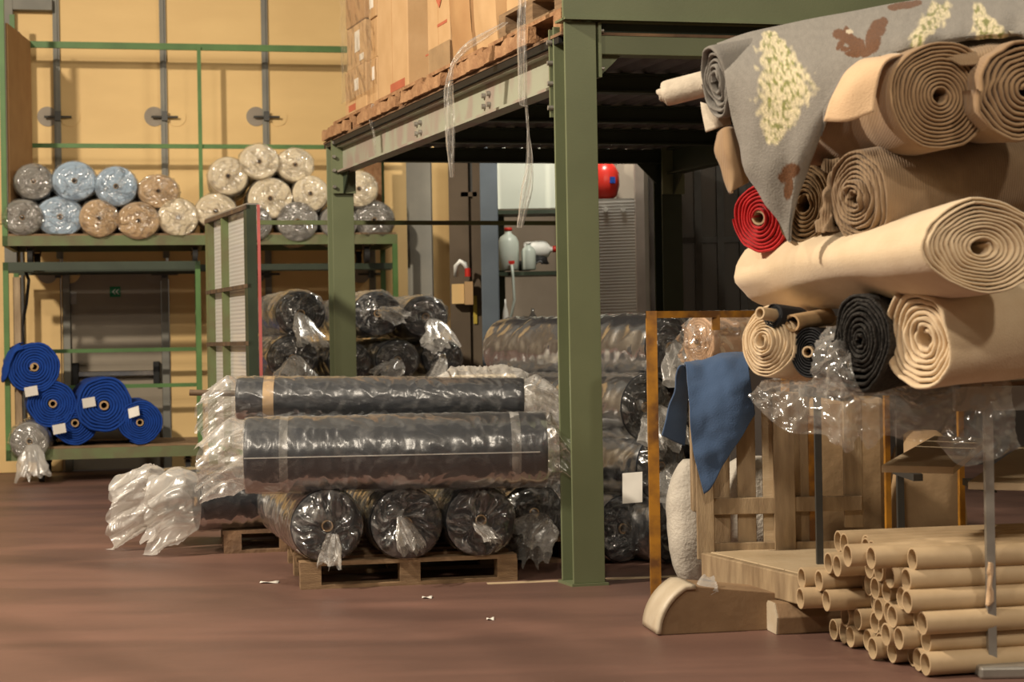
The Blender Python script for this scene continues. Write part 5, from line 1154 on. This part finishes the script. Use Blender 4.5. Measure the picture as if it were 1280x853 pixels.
# ------------------------------------------------------------------ cardboard tube pile
tu = Vector((.98, .2, 0)).normalized(); tb = Vector((-.2, .98, 0)).normalized()
TR = .0445; TL = 1.55
mb_ = MB(); mb_.tube((0, 0, 0), (TL, 0, 0), TR, n=20, inner=TR*.86); tmesh = mb_.mesh('cardboard_tube'); tmesh.materials.append(M['tube'])
org = Vector((1.53, 6.36, 0)); rz = math.atan2(tu.y, tu.x)
ORD = ['first', 'second', 'third', 'fourth', 'fifth', 'sixth', 'seventh', 'eighth', 'ninth', 'tenth', 'eleventh']
rowname = ['bottom', 'second', 'third', 'fourth', 'fifth', 'top']
rnd = random.Random(5)
for r in range(6):
    nrow = 10 - (r % 2) - (1 if r > 3 else 0)
    for k in range(nrow):
        off = TR*(r % 2) + k*2*TR + (TR*2 if r == 4 else 0) + (TR if r == 5 else 0)
        ax = rnd.uniform(-.045, .05)
        if (r, k) in ((3, 8), (2, 8), (4, 6), (4, 5), (3, 7), (2, 7)): ax = -.16 + rnd.uniform(-.05, .05)
        if (r, k) == (5, 0): ax = .01
        if (r, k) in ((5, 1), (5, 2)): ax = -.06 - .06*k
        p = org + tu*ax + tb*off + Z*(TR + .006 + r*TR*1.735)
        o = bpy.data.objects.new('cardboard_tube', tmesh); C.objects.link(o); o.location = p
        o.rotation_euler = (rnd.uniform(0, 6), rnd.uniform(-.006, .006)*0, rz + rnd.uniform(-.012, .012))
        tag(o, ('%s cardboard tube from the front in the %s row of the tube pile' % (ORD[k], rowname[r])).replace('first cardboard tube from the front', 'nearest cardboard tube'), 'tube', 'kraft cardboard tubes in the pile')
# angled boards stored behind the tubes
for k, (pts, lb) in enumerate((([(1102, 582, 6.75), (1192, 584, 6.75), (1235, 548, 7.6), (1168, 545, 7.6)], 'pale wedge cut board on the rack above the tubes, left'), ([(1210, 603, 6.6), (1330, 606, 6.6), (1340, 560, 7.5), (1275, 558, 7.5)], 'pale wedge cut board on the rack behind the grey post'))):
    v = [P(*q) for q in pts]; zc = v[0].z
    v = [Vector((q.x, q.y, q.z)) for q in v]
    b = MB(); b.hexa([q - Z*.028 for q in v], v); tag(b.build('wedge_board', M['wood_pale'], origin=tuple(v[0])), lb, 'board', 'wedge boards under the rack')
for k, px in enumerate((1110, 1202)):
    q = P(px, 640, 7.82); b = MB(); b.box((q.x - .012, 7.8, 0), (q.x + .012, 7.84, zb0 - .06)); tag(b.build('orange_upright', M['orange'], origin=(q.x, 7.82, 0)), ('thin orange upright left of the wedge boards', 'thin orange upright between the wedge boards')[k], 'post')
t = thing('board_shelf', 'dark steel bracket shelf under the wedge boards', 'shelf', P(1200, 600, 7.3))
for q in ((1120, 585, 7.0), (1215, 600, 7.0)):
    c = P(*q); b = MB(); b.box((c.x + .12, 7.2, c.z - .075), (c.x + .16, 7.60, c.z - .045)); b.build('bracket', M['steel_dark'], t)

# ------------------------------------------------------------------ behind the slats: sacks, kraft bundle, orange frame
def sack(label, c, sx, sy, h, seed, m='sack', name='woven_sack', group='white sacks behind the slatted panel'):
    th = np.linspace(0, 2*np.pi, 36, endpoint=False)[None]; v = np.linspace(0, 1, 26)[:, None]
    rad = np.clip(np.sin(np.pi*np.clip(v*.97 + .015, 0, 1))**.35, .05, 1)
    A = np.stack([sx*rad*np.sign(np.cos(th))*np.abs(np.cos(th))**.7, sy*rad*np.sign(np.sin(th))*np.abs(np.sin(th))**.7, h*v + 0*th], -1)
    nn = noise(A*5 + seed); A[..., :2] *= (1 + .10*nn + .03*noise(A*19 + seed))[..., None]
    A = A + np.array(c); b = MB(); b.grid(A, True, True); n_ = 36
    base = 0; b.f.append(list(range(n_ - 1, -1, -1))); b.s.append(False); b.f.append(list(range(25*n_, 26*n_))); b.s.append(False)
    return tag(b.build(name, M[m], origin=tuple(c)), label, 'sack', group)
sack('white woven sack standing left of the slatted panel', (.94, 8.85, 0), .14, .15, .66, 1)
c = P(938, 640, 8.7); sack('white woven sack seen through the slats', (c.x + .02, 8.7, 0), .22, .18, .68, 4)
c = P(1060, 640, 8.7); b = MB(); b.box((c.x - .18, 8.6, 0.0), (c.x + .18, 8.9, .98)); o = tag(b.build('kraft_bundle', M['kraft'], origin=(c.x, 8.7, 0), bevel=.03), 'kraft paper wrapped bundle standing behind the slats', 'bundle')
sack('brown cloth bundle in the shade behind the wedge boards', (P(1155, 640, 8.7).x, 8.7, 0), .2, .2, .8, 9, 'kraft', 'cloth_bundle', 'bundles behind the rack')
t = thing('rusty_stand', 'rusty orange steel frame standing beside the blue cloth', 'stand', F(820, 748))
q = F(820, 748); zt2 = P(820, 389, q.y).z
b = MB(); b.box((q.x - .026, q.y - .02, 0), (q.x + .026, q.y + .03, zt2)); b.build('post', M['orange'], t)
q2 = P(980, 389, q.y + .5)
b = MB(); b.obox((q.x - .026, q.y - .01, zt2 - .035), (q2.x - q.x, .5, 0), (0, .04, 0), (0, 0, .035)); b.build('top_bar', M['orange'], t)
b = MB(); b.box((q2.x - .02, q.y + .49, 0), (q2.x + .02, q.y + .53, zt2)); b.build('post', M['orange'], t)
m_ = P(895, 395, q.y + .25); b = MB(); b.box((m_.x - .02, q.y + .25, zt2 - .10), (m_.x + .02, q.y + .28, zt2 - .02)); b.build('short_post', M['orange'], t)
c0 = P(873, 428, 8.95); c1 = P(965, 425, 9.2)
wrapped_roll('tan roll in shiny clear film behind the blue cloth', c0, c1, .14, 'pinkish', 401, None, film='film_haze', hi=True, ns=40, amp=.03, scale=9, bulge=.04)
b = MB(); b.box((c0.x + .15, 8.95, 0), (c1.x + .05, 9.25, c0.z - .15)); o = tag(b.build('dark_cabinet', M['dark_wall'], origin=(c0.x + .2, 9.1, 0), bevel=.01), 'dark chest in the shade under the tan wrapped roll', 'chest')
# paper scraps on the floor
for k, (px, py, w_, lb) in enumerate(((337, 729, .10, 'small pale paper scrap on the floor left of the pallet'), (613, 775, .035, 'tiny white scrap on the open floor'), (534, 748, .05, 'curl of clear film on the floor in front of the pallet'))):
    q = F(px, py); A = np.array([[[q.x + w_*(i/5 - .5), q.y + .05*(j/3 - .5), .004 + .004*math.sin(i + j)] for j in range(4)] for i in range(6)]); b = MB(); b.grid(A); o = tag(b.build('paper_scrap', M['paper'], origin=tuple(q)), lb, 'scrap'); o.modifiers.new('solid', 'SOLIDIFY').thickness = .002
